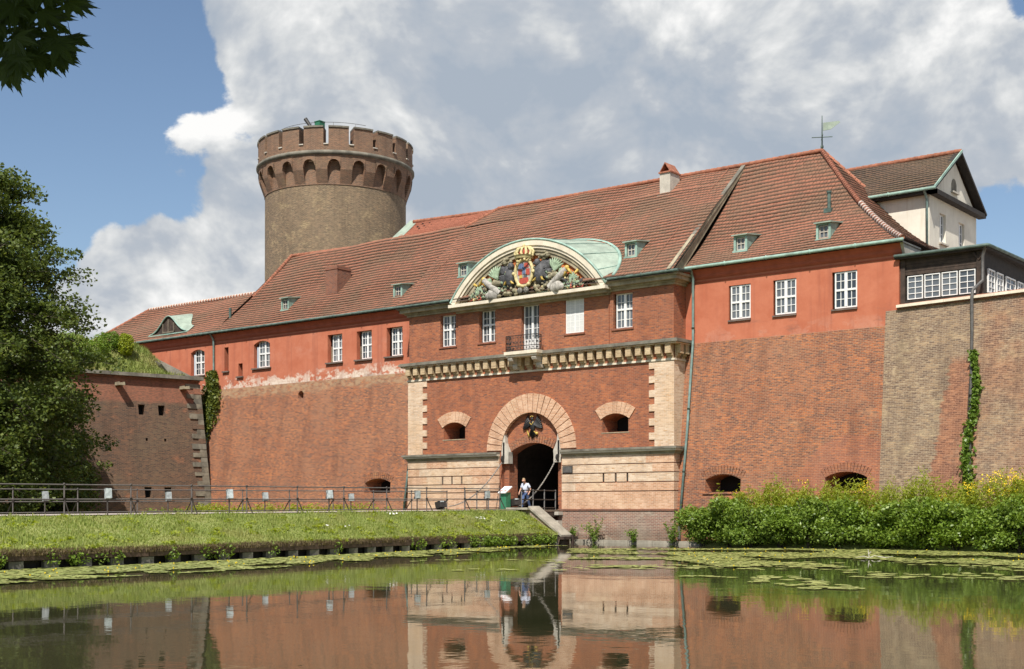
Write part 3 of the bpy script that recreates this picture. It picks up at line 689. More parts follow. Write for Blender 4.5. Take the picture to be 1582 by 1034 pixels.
# rusticated bands: every block on its own
bands = [(4.29, 4.74), (3.81, 4.24), (3.31, 3.76), (2.82, 3.26), (1.84, 2.77)]
for s_ in (-1, 1):
    lo, hi = (-9.49, -2.26) if s_ < 0 else (2.24, 9.51)
    for bi, (z0, z1) in enumerate(bands):
        x = lo; first = True
        slots = [-6.65, -5.9, -5.13] if s_ < 0 else [5.05, 5.85, 6.6]
        cuts = [lo]; step = 1.78; x = lo + (0.95 if bi % 2 else 1.55)
        while x < hi - 0.5: cuts.append(x); x += step + random.uniform(-0.25, 0.25)
        cuts.append(hi)
        if bi == 2:
            cuts = [c for c in cuts if all(abs(c - q) > 0.55 for q in slots) and not slots[0] < c < slots[2]] + slots
            cuts.sort()
        for a, b in zip(cuts, cuts[1:]):
            g0 = 0.065 if (bi == 2 and a in slots) else 0.002; g1 = 0.065 if (bi == 2 and b in slots) else 0.002
            m = MB(); pr = 0.085 + random.uniform(-0.006, 0.006)
            m.box(a + g0, b - g1, -pr, 0.3 if (a != lo and b != hi) else 0.9 if (b == 9.51) else 0.3, z0, z1)
            m.build('band_block', random.choice(['brick_cream', 'brick_peach', 'brick_cream']) if bi < 4 else 'brick_peach', gate)
    for q in slots: m = MB(); m.box(q - 0.066, q + 0.066, -0.012, 0.01, 3.31, 3.74); m.build('loophole', 'unlit_inside', gate)  # dark strip painted as the shaded depth of each slot
# cornice over the bands
def cornice(steps, lo, hi, mat, name, cap=None, side=(1.3, 1.3)):
    m = MB()
    for (z0, z1, o) in steps:
        m.box(lo - (o if lo < -8 else 0), hi + (o if hi > 8 else 0), -o, 1.25 if hi > 8 or lo < -8 else 0.1, z0, z1)
    return m.build(name, mat, gate)
for lo, hi in ((-9.47, -2.26), (2.24, 9.47)):
    cornice([(4.74, 4.83, 0.10), (4.832, 4.90, 0.16)], lo, hi, 'stone_cornice', 'band_moulding')
    cornice([(4.902, 5.0, 0.27)], lo, hi, 'stone_cream', 'band_drip')
    cornice([(5.002, 5.12, 0.34)], lo, hi, 'stone_dark', 'band_coping')
# plinth
for a_, b_ in ((2.0, 9.56), (-9.56, -2.0)):
    m = MB(); m.box(a_, b_, -0.14, 0.6, 1.74, 1.83); m.build('plinth_string', 'brick_chimney', gate)
    m = MB(); m.box(a_ * 0.996, b_ * 0.996, -0.10, 0.4, -1.0, 1.738); m.build('plinth', 'brick_plinth', gate)
for i in range(6): m = MB(); m.box(2.2 + i * 1.55, 3.73 + i * 1.55, -0.42, 0.2, -0.6, 0.16 + 0.01 * (i % 2)); m.build('kerb_stone', 'stone_kerb', gate)
# quoins
for s_ in (-1, 1):
    for i in range(12):
        z0 = 5.125 + i * 0.3745; lg = (i % 2 == 1)
        inn = 7.95 if lg else 8.30; m = MB()
        a, b = sorted((s_ * 9.50, s_ * inn)); m.box(a, b, -0.055 - random.uniform(0, 0.008), 1.1, z0, z0 + 0.370)
        m.build('quoin', 'brick_cream', gate)
# corbel table
m = MB(); m.box(-9.56, 9.56, -0.10, 1.2, 9.62, 9.72); m.build('string_course', 'stone_cream', gate)
nc = 31
def corbel(cu, cv, ax):
    m = MB()
    for z0, z1, o in ((9.722, 9.85, 0.09), (9.85, 9.97, 0.18), (9.97, 10.46, 0.34)):
        if ax == 'u': m.box(cu - 0.17, cu + 0.17, -o, 0.05, z0, z1)
        else: m.box(9.40, 9.45 + o, cv - 0.17, cv + 0.17, z0, z1)
    m.build('corbel', 'brick_tan', gate)
for i in range(nc):
    corbel(-9.28 + 18.56 * i / (nc - 1), 0, 'u')
for cv in (0.28, 0.84): corbel(0, cv, 'v')
m = MB(); m.box(-9.83, 9.83, -0.38, 1.25, 10.462, 10.54); m.build('cornice_bed', 'brick_cream', gate)
m = MB(); m.box(-9.93, 9.93, -0.48, 1.25, 10.542, 10.66); m.box(-9.88, 9.88, -0.43, 1.25, 10.662, 10.72); m.build('cornice_top', 'stone_dark', gate)
# windows of the upper storey
window(gate, -6.80, -5.66, 11.57, 13.45, 0.22); window(gate, -3.70, -2.56, 11.57, 13.45, 0.22); window(gate, 5.74, 6.88, 11.57, 13.45, 0.22)
bw_ = MB(); bw_.box(2.5, 3.74, -0.02, 0.05, 11.57, 13.45); bw_ = bw_.build('window', 'window_blind', gate)
m = MB(); m.box(2.5, 3.74, -0.028, -0.019, 11.57, 11.62); m.box(2.5, 3.74, -0.028, -0.019, 13.40, 13.45); m.box(2.5, 2.55, -0.027, -0.019, 11.62, 13.40); m.box(3.69, 3.74, -0.027, -0.019, 11.62, 13.40); m.box(3.08, 3.16, -0.026, -0.019, 11.62, 13.40); m.box(2.55, 3.69, -0.0255, -0.019, 12.55, 12.60); m.build('shutter_frame', 'white_paint', bw_)
m = MB()
for x in (2.81, 3.41): m.box(x - 0.012, x + 0.012, -0.0235, -0.019, 11.62, 13.40)
for i in range(1, 6): m.box(2.55, 3.69, -0.0225, -0.019, 11.62 + i * 0.297 - 0.01, 11.62 + i * 0.297 + 0.01)
m.build('shutter_bars', 'white_paint', bw_)
for c, v in ((-6.26, 0.0), (-3.18, -0.06), (3.12, -0.06), (6.26, 0.0)):
    m = MB(); m.box(c - 0.72, c + 0.70, v - 0.06, v + 0.2, 11.47, 11.565); m.build('window_sill', 'sill_red', gate)
# balcony door
f = window(gate, -0.60, 0.64, 11.45, 13.45, 0.2, transom=None, rows=3)
m = MB(); m.box(-0.60, 0.64, 0.15, 0.23, 10.72, 11.45); m.box(-0.5, -0.05, 0.13, 0.15, 10.85, 11.35); m.box(0.08, 0.54, 0.13, 0.15, 10.85, 11.35); m.build('balcony_door', 'white_paint', gate)
# balcony
m = MB(); m.box(-1.18, 1.18, -0.98, -0.40, 10.56, 10.735); m.box(-1.10, 1.10, -0.90, -0.3, 10.44, 10.56); m.build('balcony_slab', 'stone_cream', gate)
for c in (-0.85, 0.85):
    m = MB(); pr = [(-0.05, 9.75), (-0.32, 9.80), (-0.42, 9.95), (-0.36, 10.10), (-0.55, 10.14), (-0.80, 10.22), (-0.86, 10.34), (-0.80, 10.44), (-0.05, 10.44)]
    m.prism([(c - 0.16, a, z) for a, z in pr], (0.32, 0, 0)); m.build('balcony_bracket', 'stone_pale', gate)
m = MB(); R0 = [(-1.08, -0.45), (-1.08, -0.90), (1.08, -0.90), (1.08, -0.45)]
for z in (10.80, 11.02, 11.62):
    for a, b in zip(R0, R0[1:]): m.bar((a[0], a[1], z), (b[0], b[1], z), 0.035)
for a, b in zip(R0, R0[1:]):
    n = int(math.hypot(b[0] - a[0], b[1] - a[1]) / 0.11)
    for i in range(n + 1):
        x, y = a[0] + (b[0] - a[0]) * i / n, a[1] + (b[1] - a[1]) * i / n
        big = i in (0, n)
        m.bar((x, y, 10.735), (x, y, 11.62), 0.035 if big else 0.018)
        if i % 2 and not big:
            m.blob((x, y, 11.22), 0.05, 0.05, 0.07, 6, 4); m.blob((x, y, 10.91), 0.05, 0.04, 0.06, 6, 4); m.blob((x, y, 11.50), 0.045, 0.04, 0.05, 6, 4)
m.build('balcony_railing', 'iron', gate)
# upper cornice: left and right of the pediment
for lo, hi in ((-9.45, -5.5), (5.5, 9.45)):
    m = MB()
    for z0, z1, o in ((13.58, 13.70, 0.10), (13.702, 13.80, 0.20), (13.802, 14.00, 0.42), (14.002, 14.12, 0.52)):
        m.box(lo - (o if lo < -8 else 0), hi + (o if hi > 8 else 0), -o, 1.15, z0, z1)
    m.build('eaves_cornice', 'stone_cornice', gate)
gutter(gate, (-9.95, -0.60, 14.18), (-5.65, -0.60, 14.18)); gutter(gate, (5.65, -0.60, 14.18), (10.05, -0.60, 14.18))
gutter(gate, (10.02, -0.60, 14.18), (10.02, 0.75, 14.3))
# pediment
ped = MB()
def arcpts(R, zc, half, n=28): 
    a = math.asin(half / R); return [(R * math.sin(-a + 2 * a * i / n), zc + R * math.cos(-a + 2 * a * i / n)) for i in range(n + 1)]
def arcband(mb, R0, R1, zc, half, v0, v1, zb=13.86, n=28):
    for a_, b_ in zip(range(n), range(1, n + 1)):
        def pt(R, i):
            al = math.asin(half / 6.54); t = -al + 2 * al * i / n; return (R * math.sin(t), zc + R * math.cos(t))
        q = [pt(R0, a_), pt(R1, a_), pt(R1, b_), pt(R0, b_)]
        mb.prism([(x, v0, z) for x, z in q], (0, v1 - v0, 0))
for R0, R1, v0, mt, nm in ((6.26, 6.54, -0.62, 'stone_cream', 'pediment_moulding'), (6.10, 6.262, -0.55, 'stone_cream', 'pediment_fillet'), (5.92, 6.102, -0.48, 'stone_cornice', 'pediment_band'), (5.72, 5.922, -0.42, 'stone_cornice', 'pediment_inner_band')):
    m = MB(); arcband(m, R0, R1, 10.43, 5.5, v0, 0.35); m.build(nm, mt, gate)
m = MB(); m.box(-5.62, 5.62, -0.74, 0.3, 13.70, 13.88); m.build('pediment_sill', 'stone_cream', gate)
m = MB(); m.box(-5.5, 5.5, -0.50, 0.3, 13.52, 13.698); m.box(-5.45, 5.45, -0.22, 0.2, 13.42, 13.518); m.build('pediment_bed', 'stone_cornice', gate)
m = MB(); tp = arcpts(5.80, 10.43, 4.68); m.add([(x, -0.30, z) for x, z in tp] + [(4.65, -0.30, 13.9), (-4.65, -0.30, 13.9)]); m.build('tympanum', 'tympanum_orange', gate)
# copper barrel roof over the pediment, flaring into the tiles
m = MB(); n = 28; fr = [] ; bk = []
for i in range(n + 1):
    al = math.asin(5.5 / 6.54); t = -al + 2 * al * i / n
    fx, fz = 6.60 * math.sin(t), 10.43 + 6.60 * math.cos(t)
    s_ = -1 + 2 * i / n; bxx = (6.02 if s_ > 0 else 5.3) * math.sin(s_ * PI / 2); bz = 14.22 + 3.15 * math.cos(s_ * PI / 2)
    bv = (bz - 14.2) / 7.1 * 8.13 - 0.60
    fr.append(V(fx, -0.60, fz)); bk.append(V(bxx, bv, bz + 0.10))
for i in range(n):
    steps = 6
    for k in range(steps):
        f0, f1 = k / steps, (k + 1) / steps
        m.add([fr[i].lerp(bk[i], f0), fr[i + 1].lerp(bk[i + 1], f0), fr[i + 1].lerp(bk[i + 1], f1), fr[i].lerp(bk[i], f1)])
m.build('pediment_roof', 'copper_light', gate, smooth=True)
m = MB(); m.tube(fr, 0.07, 6); m.tube([p + V(0, 0, 0.02) for p in bk], 0.10, 6)
for i in range(2, n - 1, 3): m.tube([fr[i] + V(0, 0, 0.02), bk[i]], 0.03, 4)
m.build('pediment_roof_seam', 'copper', gate, smooth=True)
# ------------------------------------------------------------------ carved arms in the pediment (one part, its pieces below it)
def ellipsoid(c, r, n=10, k=6): m = MB(); m.blob(c, *r, n, k); return m
base = MB(); base.prism([(x, -0.42, z) for x, z in [(-4.35, 13.90), (-3.7, 14.40), (-2.6, 14.85), (-1.6, 15.2), (0, 15.3), (1.6, 15.2), (2.6, 14.85), (3.7, 14.40), (4.35, 13.90)]], (0, 0.15, 0))
arms = base.build('carved_arms', 'relief_olive', gate)
def piece(name, mb, mat, smooth=True):
    mb.v = [(a, b - 0.17, c) for a, b, c in mb.v]; return mb.build(name, mat, arms, smooth=smooth)
# shield in a gilt frame
def oval(cx, cz, a, b, v, n=26): return [(cx + a * math.sin(2 * PI * i / n), v, cz + b * math.cos(2 * PI * i / n) * (1.0 if math.cos(2 * PI * i / n) > 0 else 1.12)) for i in range(n)]
m = MB(); m.prism(oval(0, 15.20, 0.58, 0.68, -0.46), (0, 0.3, 0)); piece('shield', m, 'relief_white', False)
m = MB(); o = oval(0, 15.20, 0.62, 0.72, -0.46); m.tube(o + [o[0]], 0.10, 8)
for t in (0.6, 1.6, 2.6, 3.7, 4.7, 5.7): m.blob((0.70 * math.sin(t), -0.5, 15.18 + 0.80 * math.cos(t)), 0.14, 0.10, 0.12, 8, 5)
piece('shield_frame', m, 'gold_pale')
for (x, z, a, b, mt) in ((-0.2, 15.55, 0.18, 0.14, 'relief_blue'), (0.18, 15.58, 0.16, 0.13, 'relief_red'), (-0.28, 15.22, 0.13, 0.16, 'relief_red'), (0.28, 15.2, 0.13, 0.18, 'relief_red'), (0.0, 15.3, 0.10, 0.2, 'relief_blue'), (0.0, 14.72, 0.34, 0.16, 'relief_red'), (0.1, 14.98, 0.12, 0.10, 'relief_slate'), (-0.22, 14.95, 0.1, 0.1, 'gold')):
    m = MB(); m.prism([(x - a, -0.485, z - b), (x + a, -0.485, z - b), (x + a * 0.9, -0.485, z + b), (x - a * 0.9, -0.485, z + b)], (0, 0.05, 0)); piece('shield_field', m, mt, False)
# crown
m = MB(); m.lathe([(0.52, 15.92), (0.56, 15.96), (0.54, 16.08), (0.60, 16.12)], (0, -0.42), 16)
for k in range(7):
    a = PI + PI * k / 6; x, y = math.cos(a), math.sin(a) * 0.5
    m.tube([(0.55 * x, -0.42 + 0.5 * y, 16.1), (0.66 * x, -0.42 + 0.6 * y, 16.32), (0.45 * x, -0.42 + 0.4 * y, 16.55), (0.06 * x, -0.42, 16.62)], [0.08, 0.085, 0.075, 0.05], 7)
m.blob((0, -0.42, 16.70), 0.11, 0.11, 0.11, 8, 6)
for k in range(5):
    a = PI + PI * (k + 0.5) / 5; m.blob((0.58 * math.cos(a), -0.42 + 0.3 * math.sin(a), 16.22), 0.07, 0.07, 0.09, 6, 4)
piece('crown', m, 'gold_pale')
m = MB(); m.blob((0, -0.36, 16.30), 0.5, 0.28, 0.27, 12, 6); piece('crown_cap', m, 'relief_red')
# two dark eagles turning away from the shield
for s_ in (-1, 1):
    m = MB(); m.blob((s_ * 1.05, -0.38, 15.05), 0.36, 0.25, 0.62, 10, 7); m.blob((s_ * 0.95, -0.45, 15.62), 0.2, 0.2, 0.24, 8, 6)
    m.tube([(s_ * 0.95, -0.45, 15.66), (s_ * 0.78, -0.6, 15.62), (s_ * 0.74, -0.62, 15.52)], [0.08, 0.05, 0.01], 6)
    for k in range(9):                             # wing feathers
        a = 0.25 + k * 0.17; L_ = 0.95 - 0.05 * abs(k - 4)
        p0 = V(s_ * 1.15, -0.34, 15.30); p1 = p0 + V(s_ * math.sin(a) * L_, 0.06, math.cos(a) * L_ * 0.72)
        m.tube([p0, p0.lerp(p1, 0.55) + V(0, -0.07, 0.02), p1], [0.13, 0.11, 0.03], 6)
    for k in range(6):
        a = 1.5 + k * 0.16; p0 = V(s_ * 1.15, -0.36, 15.1); p1 = p0 + V(s_ * math.sin(a) * 0.95, 0.05, math.cos(a) * 0.95)
        m.tube([p0, p0.lerp(p1, 0.5) + V(0, -0.05, 0), p1], [0.12, 0.1, 0.03], 6)
    for k in range(4): m.tube([(s_ * (1.0 + 0.06 * k), -0.36, 14.7), (s_ * (1.2 + 0.14 * k), -0.32, 14.32 - 0.02 * k)], [0.1, 0.03], 6)
    piece('eagle', m, 'relief_slate')
    m = MB(); m.tube([(s_ * 0.92, -0.5, 14.78), (s_ * 0.78, -0.55, 14.66), (s_ * 0.66, -0.56, 14.62)], [0.08, 0.06, 0.03], 6); m.tube([(s_ * 1.25, -0.5, 14.80), (s_ * 1.34, -0.54, 14.66), (s_ * 1.46, -0.5, 14.6)], [0.08, 0.06, 0.02], 6)
    piece('eagle_claw', m, 'gold')
    m = MB()                                       # feathered helms above the eagles
    for k in range(16):
        a = random.uniform(0, 2 * PI); m.blob((s_ * (1.35 + 0.34 * math.cos(a) * random.random()), -0.36 + random.uniform(-0.1, 0.08), 15.98 + 0.24 * math.sin(a) * random.random() - 0.10 * (0 if s_ > 0 else 1)), 0.13, 0.12, 0.10, 7, 4)
    piece('helm_plumes', m, 'relief_olive')
    for (px_, pz_, sz, tilt) in ((2.05, 15.3, 0.75, 0.35), (3.15, 14.55, 0.62, 0.9), (2.5, 14.95, 0.5, 0.7)):   # green palm fans
        m = MB()
        for k in range(7):
            a = tilt + (k - 3) * 0.24; p0 = V(s_ * px_, -0.34, pz_ - 0.25); p1 = p0 + V(s_ * math.sin(a) * sz, -0.04, math.cos(a) * sz)
            m.tube([p0, p0.lerp(p1, 0.6) + V(0, -0.06, 0), p1], [0.05, 0.10, 0.02], 6)
        piece('palm_fan', m, 'relief_green')
    m = MB(); m.tube([(s_ * 1.75, -0.42, 14.18), (s_ * 2.25, -0.44, 14.52), (s_ * 2.95, -0.44, 15.05)], [0.17, 0.21, 0.17], 12); piece('cannon', m, 'relief_white')
    m = MB(); m.blob((s_ * 2.98, -0.44, 15.12), 0.15, 0.13, 0.14, 8, 5); m.tube([(s_ * 2.98, -0.46, 15.1), (s_ * 2.92, -0.5, 14.85), (s_ * 2.78, -0.5, 14.66)], [0.09, 0.08, 0.03], 6); m.tube([(s_ * 3.0, -0.46, 15.1), (s_ * 3.2, -0.5, 14.9), (s_ * 3.34, -0.48, 14.72)], [0.09, 0.08, 0.03], 6); m.tube([(s_ * 3.5, -0.4, 14.78), (s_ * 3.72, -0.42, 14.9)], [0.05, 0.1], 6)
    piece('gilt_tassel', m, 'gold')
    m = MB(); m.tube([(s_ * 2.05, -0.30, 14.1), (s_ * 2.5, -0.56, 14.14)], [0.3, 0.3], 14); m.blob((s_ * 2.5, -0.5, 14.12), 0.34, 0.12, 0.22, 10, 6); piece('drum', m, 'relief_white')
    m = MB()
    for k in range(12): m.tube([(s_ * (2.6 + 0.12 * k), -0.36, 14.0), (s_ * (2.75 + 0.13 * k), -0.42, 14.42 - 0.018 * k)], [0.06, 0.02], 5)
    piece('laurel_spray', m, 'relief_green')
    m = MB()
    for k in range(9): m.tube([(s_ * (3.2 + 0.1 * k), -0.4, 13.98), (s_ * (3.3 + 0.1 * k), -0.44, 14.34 - 0.03 * k)], [0.05, 0.015], 5)
    piece('flag_fringe', m, 'relief_red')
    m = MB()
    for k in range(16): m.blob((s_ * random.uniform(0.5, 2.0), -0.40 + random.uniform(-0.08, 0.05), random.uniform(14.02, 14.5)), random.uniform(0.09, 0.17), 0.12, random.uniform(0.08, 0.15), 7, 4)
    piece('trophy_heads', m, 'relief_olive')
    m = MB()
    for x in (0.2, 0.42): m.lathe([(0.02, 0), (0.17, 0.02), (0.19, 0.08), (0.1, 0.12), (0.02, 0.13)], (0, 0), 12)
    m.v = [(s_ * 0.22 + a, -0.50 - c, 14.16 + b) for a, b, c in m.v]; piece('rosette', m, 'relief_white')
    for nm_, mt_, n_ in (('trophy_leaves', 'relief_green', 22), ('trophy_mounts', 'gold_pale', 10), ('trophy_plates', 'relief_slate', 14), ('trophy_scrolls', 'relief_olive', 26)):
        m = MB()
        for k in range(n_):
            x = random.uniform(0.75, 4.1); zt = 15.45 - 0.40 * max(0, x - 1.0); z = random.uniform(13.98, max(14.1, zt)); a = random.uniform(-1.2, 1.2); L_ = random.uniform(.12, .3)
            if mt_ == 'gold_pale': m.blob((s_ * x, -0.44, z), .07, .07, .08, 6, 4)
            else: m.tube([(s_ * x, -0.32, z), (s_ * (x + .5 * L_ * math.sin(a)), -0.46, z + .5 * L_ * math.cos(a)), (s_ * (x + L_ * math.sin(a + .4)), -0.40, z + L_ * math.cos(a + .4))], [.04, .085, .02], 6)
        if mt_ != 'gold_pale': m.tube([(s_ * 0.8, -0.3, 14.0), (s_ * 4.1, -0.3, 14.0)], 0.05, 5)
        piece(nm_, m, mt_)
    m = MB(); m.tube([(s_ * 1.7, -0.36, 14.75), (s_ * 2.15, -0.42, 14.82), (s_ * 2.45, -0.4, 14.62)], [0.14, 0.2, 0.1], 8); piece('armour', m, 'relief_olive')

# ------------------------------------------------------------------ gate furniture
m = MB()                                            # eagle emblem over the gateway
m.blob((0, 0.16, 6.55), 0.17, 0.10, 0.36, 10, 7)
for s_ in (-1, 1):
    for k in range(7):
        a = 0.12 + k * 0.20; L_ = 0.80 - 0.055 * k
        p0 = V(s_ * (0.10 + 0.04 * k), 0.17, 6.66 - 0.03 * k); p1 = p0 + V(s_ * math.sin(a) * L_ * 0.42 + s_ * 0.20, 0.02, math.cos(a) * L_ * 0.68 - 0.02 * k)
        m.tube([p0, p0.lerp(p1, 0.5) + V(s_ * 0.10, -0.03, -0.02), p1], [0.06, 0.075, 0.02], 6)
    m.tube([(s_ * 0.08, 0.16, 6.3), (s_ * 0.2, 0.14, 6.08), (s_ * 0.3, 0.14, 6.02)], [0.07, 0.05, 0.03], 6)
for k in range(5): m.tube([(0, 0.16, 6.3), ((k - 2) * 0.06, 0.14, 5.83 + abs(k - 2) * 0.06)], [0.09, 0.02], 6)
m.blob((0.0, 0.13, 6.95), 0.09, 0.09, 0.11, 8, 5); m.tube([(0, 0.1, 6.97), (-0.14, 0.08, 6.93)], [0.05, 0.01], 6)
eg = m.build('eagle_emblem', 'eagle_black', smooth=True, label='black carved eagle with raised wings and gilt details above the gateway', cat='emblem')
m = MB(); m.tube([(-0.36, 0.12, 6.30), (-0.26, 0.1, 6.12), (-0.2, 0.1, 5.92)], [0.04, 0.05, 0.02], 6); m.blob((0.33, 0.12, 6.13), 0.10, 0.08, 0.09, 8, 5); m.tube([(0.16, 0.1, 6.25), (0.28, 0.08, 6.16)], 0.04, 6)
m.tube([(-0.1, 0.1, 7.08), (0, 0.08, 7.14), (0.1, 0.1, 7.08)], 0.03, 6); m.tube([(-0.16, 0.08, 6.75), (0, 0.06, 6.62), (0.12, 0.08, 6.8)], 0.025, 5)
m.build('gilding', 'gold', eg, smooth=True)
for s_ in (-1, 1):                                  # pale stone chain guides at the springing of the arch
    m = MB()
    q = [(1.62, 4.45), (2.14, 4.45), (2.14, 5.6), (2.02, 6.12), (1.90, 6.12), (1.84, 5.62), (1.60, 5.12), (1.62, 4.9)]
    m.prism([(s_ * x, -0.02, z) for x, z in q], (0, 0.4, 0)); gd = m.build('chain_guide', 'stone_pale', gate)
    m = MB(); m.box(s_ * 1.97 - 0.06, s_ * 1.97 + 0.06, -0.026, 0.0, 4.75, 5.68); m.build('chain_slot', 'unlit_inside', gd)
    m = MB(); m.lathe([(0.01, -0.05), (0.2, -0.05), (0.2, 0.05), (0.01, 0.05)], (0, 0), 14); m.v = [(s_ * 1.97 + c, -0.05 + a, 4.72 + b) for a, b, c in m.v]; m.build('chain_wheel', 'iron', gd)
def chain(A, B, drop, label):
    A, B = Vector(A), Vector(B); n = 64; m = MB()
    for i in range(n):
        t0, t1 = i / n, (i + 1.25) / n
        f = lambda t: A.lerp(B, t) - V(0, 0, drop * 4 * t * (1 - t))
        a, b = f(t0), f(t1)
        m.bar(a, b, 0.065 if i % 2 else 0.025, 0.025 if i % 2 else 0.065)
    m.build('drawbridge_chain', 'chain_grey', label=label, cat='chain', group='drawbridge chains')
chain((-2.0, -0.12, 4.55), (-2.0, -4.75, 1.98), 0.55, 'sagging iron drawbridge chain on the left of the gateway')
chain((1.93, -0.12, 4.72), (1.93, -3.6, 1.98), 0.45, 'sagging pale iron drawbridge chain on the right in front of the dark gateway')
m = MB(); m.box(2.32, 3.0, -0.13, -0.07, 3.82, 4.22); pl = m.build('plaque', 'iron', label='small dark rectangular plaque on the cream bands right of the gateway', cat='plaque')
m = MB(); m.box(2.36, 2.96, -0.138, -0.13, 3.86, 4.18); m.build('plaque_face', 'iron_grey', pl)

# ------------------------------------------------------------------ wings
def vb(z): return 0.05 + 1.15 * z / 10.6
Sp = lambda u, z, d: (u, 1.2 + d, z)
Sb = lambda u, z, d: (u, vb(z) + d, z)
def low_embrasure(u0, u1, z0, zs, rise, DKm): return arch_op(u0, u1, z0, zs, rise, 1.3, 0.84, DKm, 8, 0.95)
def soffit(root, u0, u1):
    m = MB(); prf = [(1.19, 13.86), (1.10, 13.98), (1.08, 14.12), (0.95, 14.30), (0.80, 14.44), (0.80, 14.50), (1.3, 14.50), (1.3, 13.86)]
    m.prism([(u0, v, z) for v, z in prf], (u1 - u0, 0, 0)); m.build('eaves_cove', 'soffit_red', root)
    m = MB(); m.box(u0, u1, 1.165, 1.25, 13.70, 13.76); m.build('eaves_fillet', 'soffit_red', root)

rw = thing('east_wing', (15.3, 1.2, 0), 'red plastered wing right of the gatehouse on a battered brick base under a hipped roof', 'building')
W = MB()
ops = [rect_op(12.02, 13.28, 11.58, 13.36, 0.14), rect_op(14.55, 15.82, 11.58, 13.36, 0.14), rect_op(17.72, 19.02, 11.58, 13.40, 0.14)]
wall(W, 9.4, 21.1, 10.55, 14.45, ops, Sp)
W.add([(21.1, 1.2, 10.0), (21.1, 14, 10.0), (21.1, 14, 14.45), (21.1, 1.2, 14.45)])
W.build('plaster_wall', 'plaster_red', rw)
W = MB()
wall(W, 9.4, 21.1, -1.0, 10.55, [low_embrasure(11.1, 13.15, 2.70, 3.35, 0.25, True), low_embrasure(17.72, 19.86, 2.70, 3.35, 0.27, True)], Sb, rw)
W.build('base_wall', 'brick_wing', rw)
for a, b in ((11.1, 13.15), (17.72, 19.86)):
    m = MB(); c = (a + b) / 2; v_ = vb(3.5)
    for i in range(15):
        a0 = PI / 2 - 0.5 + 1.0 * i / 15; wedge(m, (c, 1.35), 2.28, 2.72, a0 + 0.006, a0 + 1.0 / 15 - 0.006, v_ - 0.02, v_ + 0.1)
    m.build('embrasure_arch', 'brick_wing', rw)
    m = MB(); m.box(a - 0.1, b + 0.1, vb(2.6) - 0.07, vb(2.6) + 0.1, 2.6, 2.69); m.build('embrasure_sill', 'brick_wing', rw)
window(rw, 12.12, 13.26, 11.62, 13.34, 1.30, transom=0.50); window(rw, 14.66, 15.80, 11.62, 13.34, 1.30, transom=0.5); window(rw, 17.85, 19.0, 11.62, 13.38, 1.30, transom=0.5)
for a, b in ((12.0, 13.3), (14.53, 15.84), (17.7, 19.04)):
    m = MB(); m.box(a, b, 1.12, 1.33, 11.50, 11.578); m.build('window_sill', 'sill_grey', rw)
soffit(rw, 9.5, 21.25)
sagR = lambda t: 0.55 * math.sin(PI * min(1, t ** 0.85))
R = MB()
A, B, C_, D = (9.5, .77, 14.5), (21.45, .77, 14.5), (14.25, 7.5, 21.3), (9.5, 7.5, 21.3)
HB = (21.45, 14.2, 14.5)
def under(mb, A, B, C, D, sag, n=8, dz=0.16):
    A, B, C, D = map(Vector, (A, B, C, D))
    for i in range(n):
        t0, t1 = i / n, (i + 1) / n; q = [A.lerp(D, t0), B.lerp(C, t0), B.lerp(C, t1), A.lerp(D, t1)]
        for k, t in zip(range(4), (t0, t0, t1, t1)): q[k] = q[k] - V(0, 0, sag(t) + dz)
        mb.add(q)
no = lambda t: 0.0
under(R, A, B, C_, D, sagR); under(R, B, HB, C_, C_, sagR); under(R, HB, (9.5, 14.2, 14.5), D, C_, sagR)
roof = R.build('roof', 'roof_under', rw)
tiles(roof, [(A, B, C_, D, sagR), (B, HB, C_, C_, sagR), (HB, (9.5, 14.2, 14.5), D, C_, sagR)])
hp = lambda t: Vector(B).lerp(Vector(C_), t) - V(0, 0, sagR(t))
m = MB(); caps(m, D, C_, lift=0.06); caps(m, B, C_, path=lambda t: hp(0.48 + 0.52 * t), lift=0.05); caps(m, HB, C_, path=lambda t: Vector(HB).lerp(Vector(C_), t) - V(0, 0, sagR(t)))
m.build('ridge_caps', 'ridge_clay', roof, smooth=True)
m = MB(); m2 = MB(); nn = 20
for i in range(nn):
    a, b = hp(0.48 * i / nn), hp(0.48 * (i + 0.55) / nn); c = hp(0.48 * (i + 1) / nn)
    m.tube([a + V(0, 0, 0.08), b + V(0, 0, 0.08)], 0.12, 7); m2.tube([b + V(0, 0, 0.06), c + V(0, 0, 0.06)], 0.15, 7)
m.build('ridge_caps', 'ridge_clay', roof, smooth=True, kind='stuff'); m2.build('ridge_mortar', 'mortar_white', roof, smooth=True, kind='stuff')
gutter(rw, (9.7, 0.72, 14.47), (21.5, 0.72, 14.47), mat='copper')
m = MB(); m.prism([(21.1, 0.9, 14.45), (21.1, 3.2, 14.45), (21.1, 3.2, 13.75), (21.1, 1.25, 13.85)], (0.30, 0, 0)); m.build('eaves_return', 'stone_pale', rw)
dormer(roof, 12.07, 1.70, 15.22, pitch=0.9); dormer(roof, 16.68, 1.70, 15.22, pitch=0.9)
m = MB(); m.tube([(16.3, 3.95, 16.9), (16.3, 3.95, 18.05)], 0.09, 10); m.tube([(16.3, 3.95, 18.05), (16.3, 3.95, 18.14)], 0.13, 10); m.box(16.1, 16.5, 3.72, 3.98, 17.0, 17.22); m.build('roof_vent', 'copper_dark', roof, smooth=False)
m = MB(); m.prism([(9.42, -0.70, 14.28), (9.42, -0.55, 14.40), (9.42, 7.5, 21.42), (9.42, 7.5, 21.2), (9.42, 0.6, 14.35)], (0.20, 0, 0)); m.build('roof_parapet', 'stone_cornice', roof)
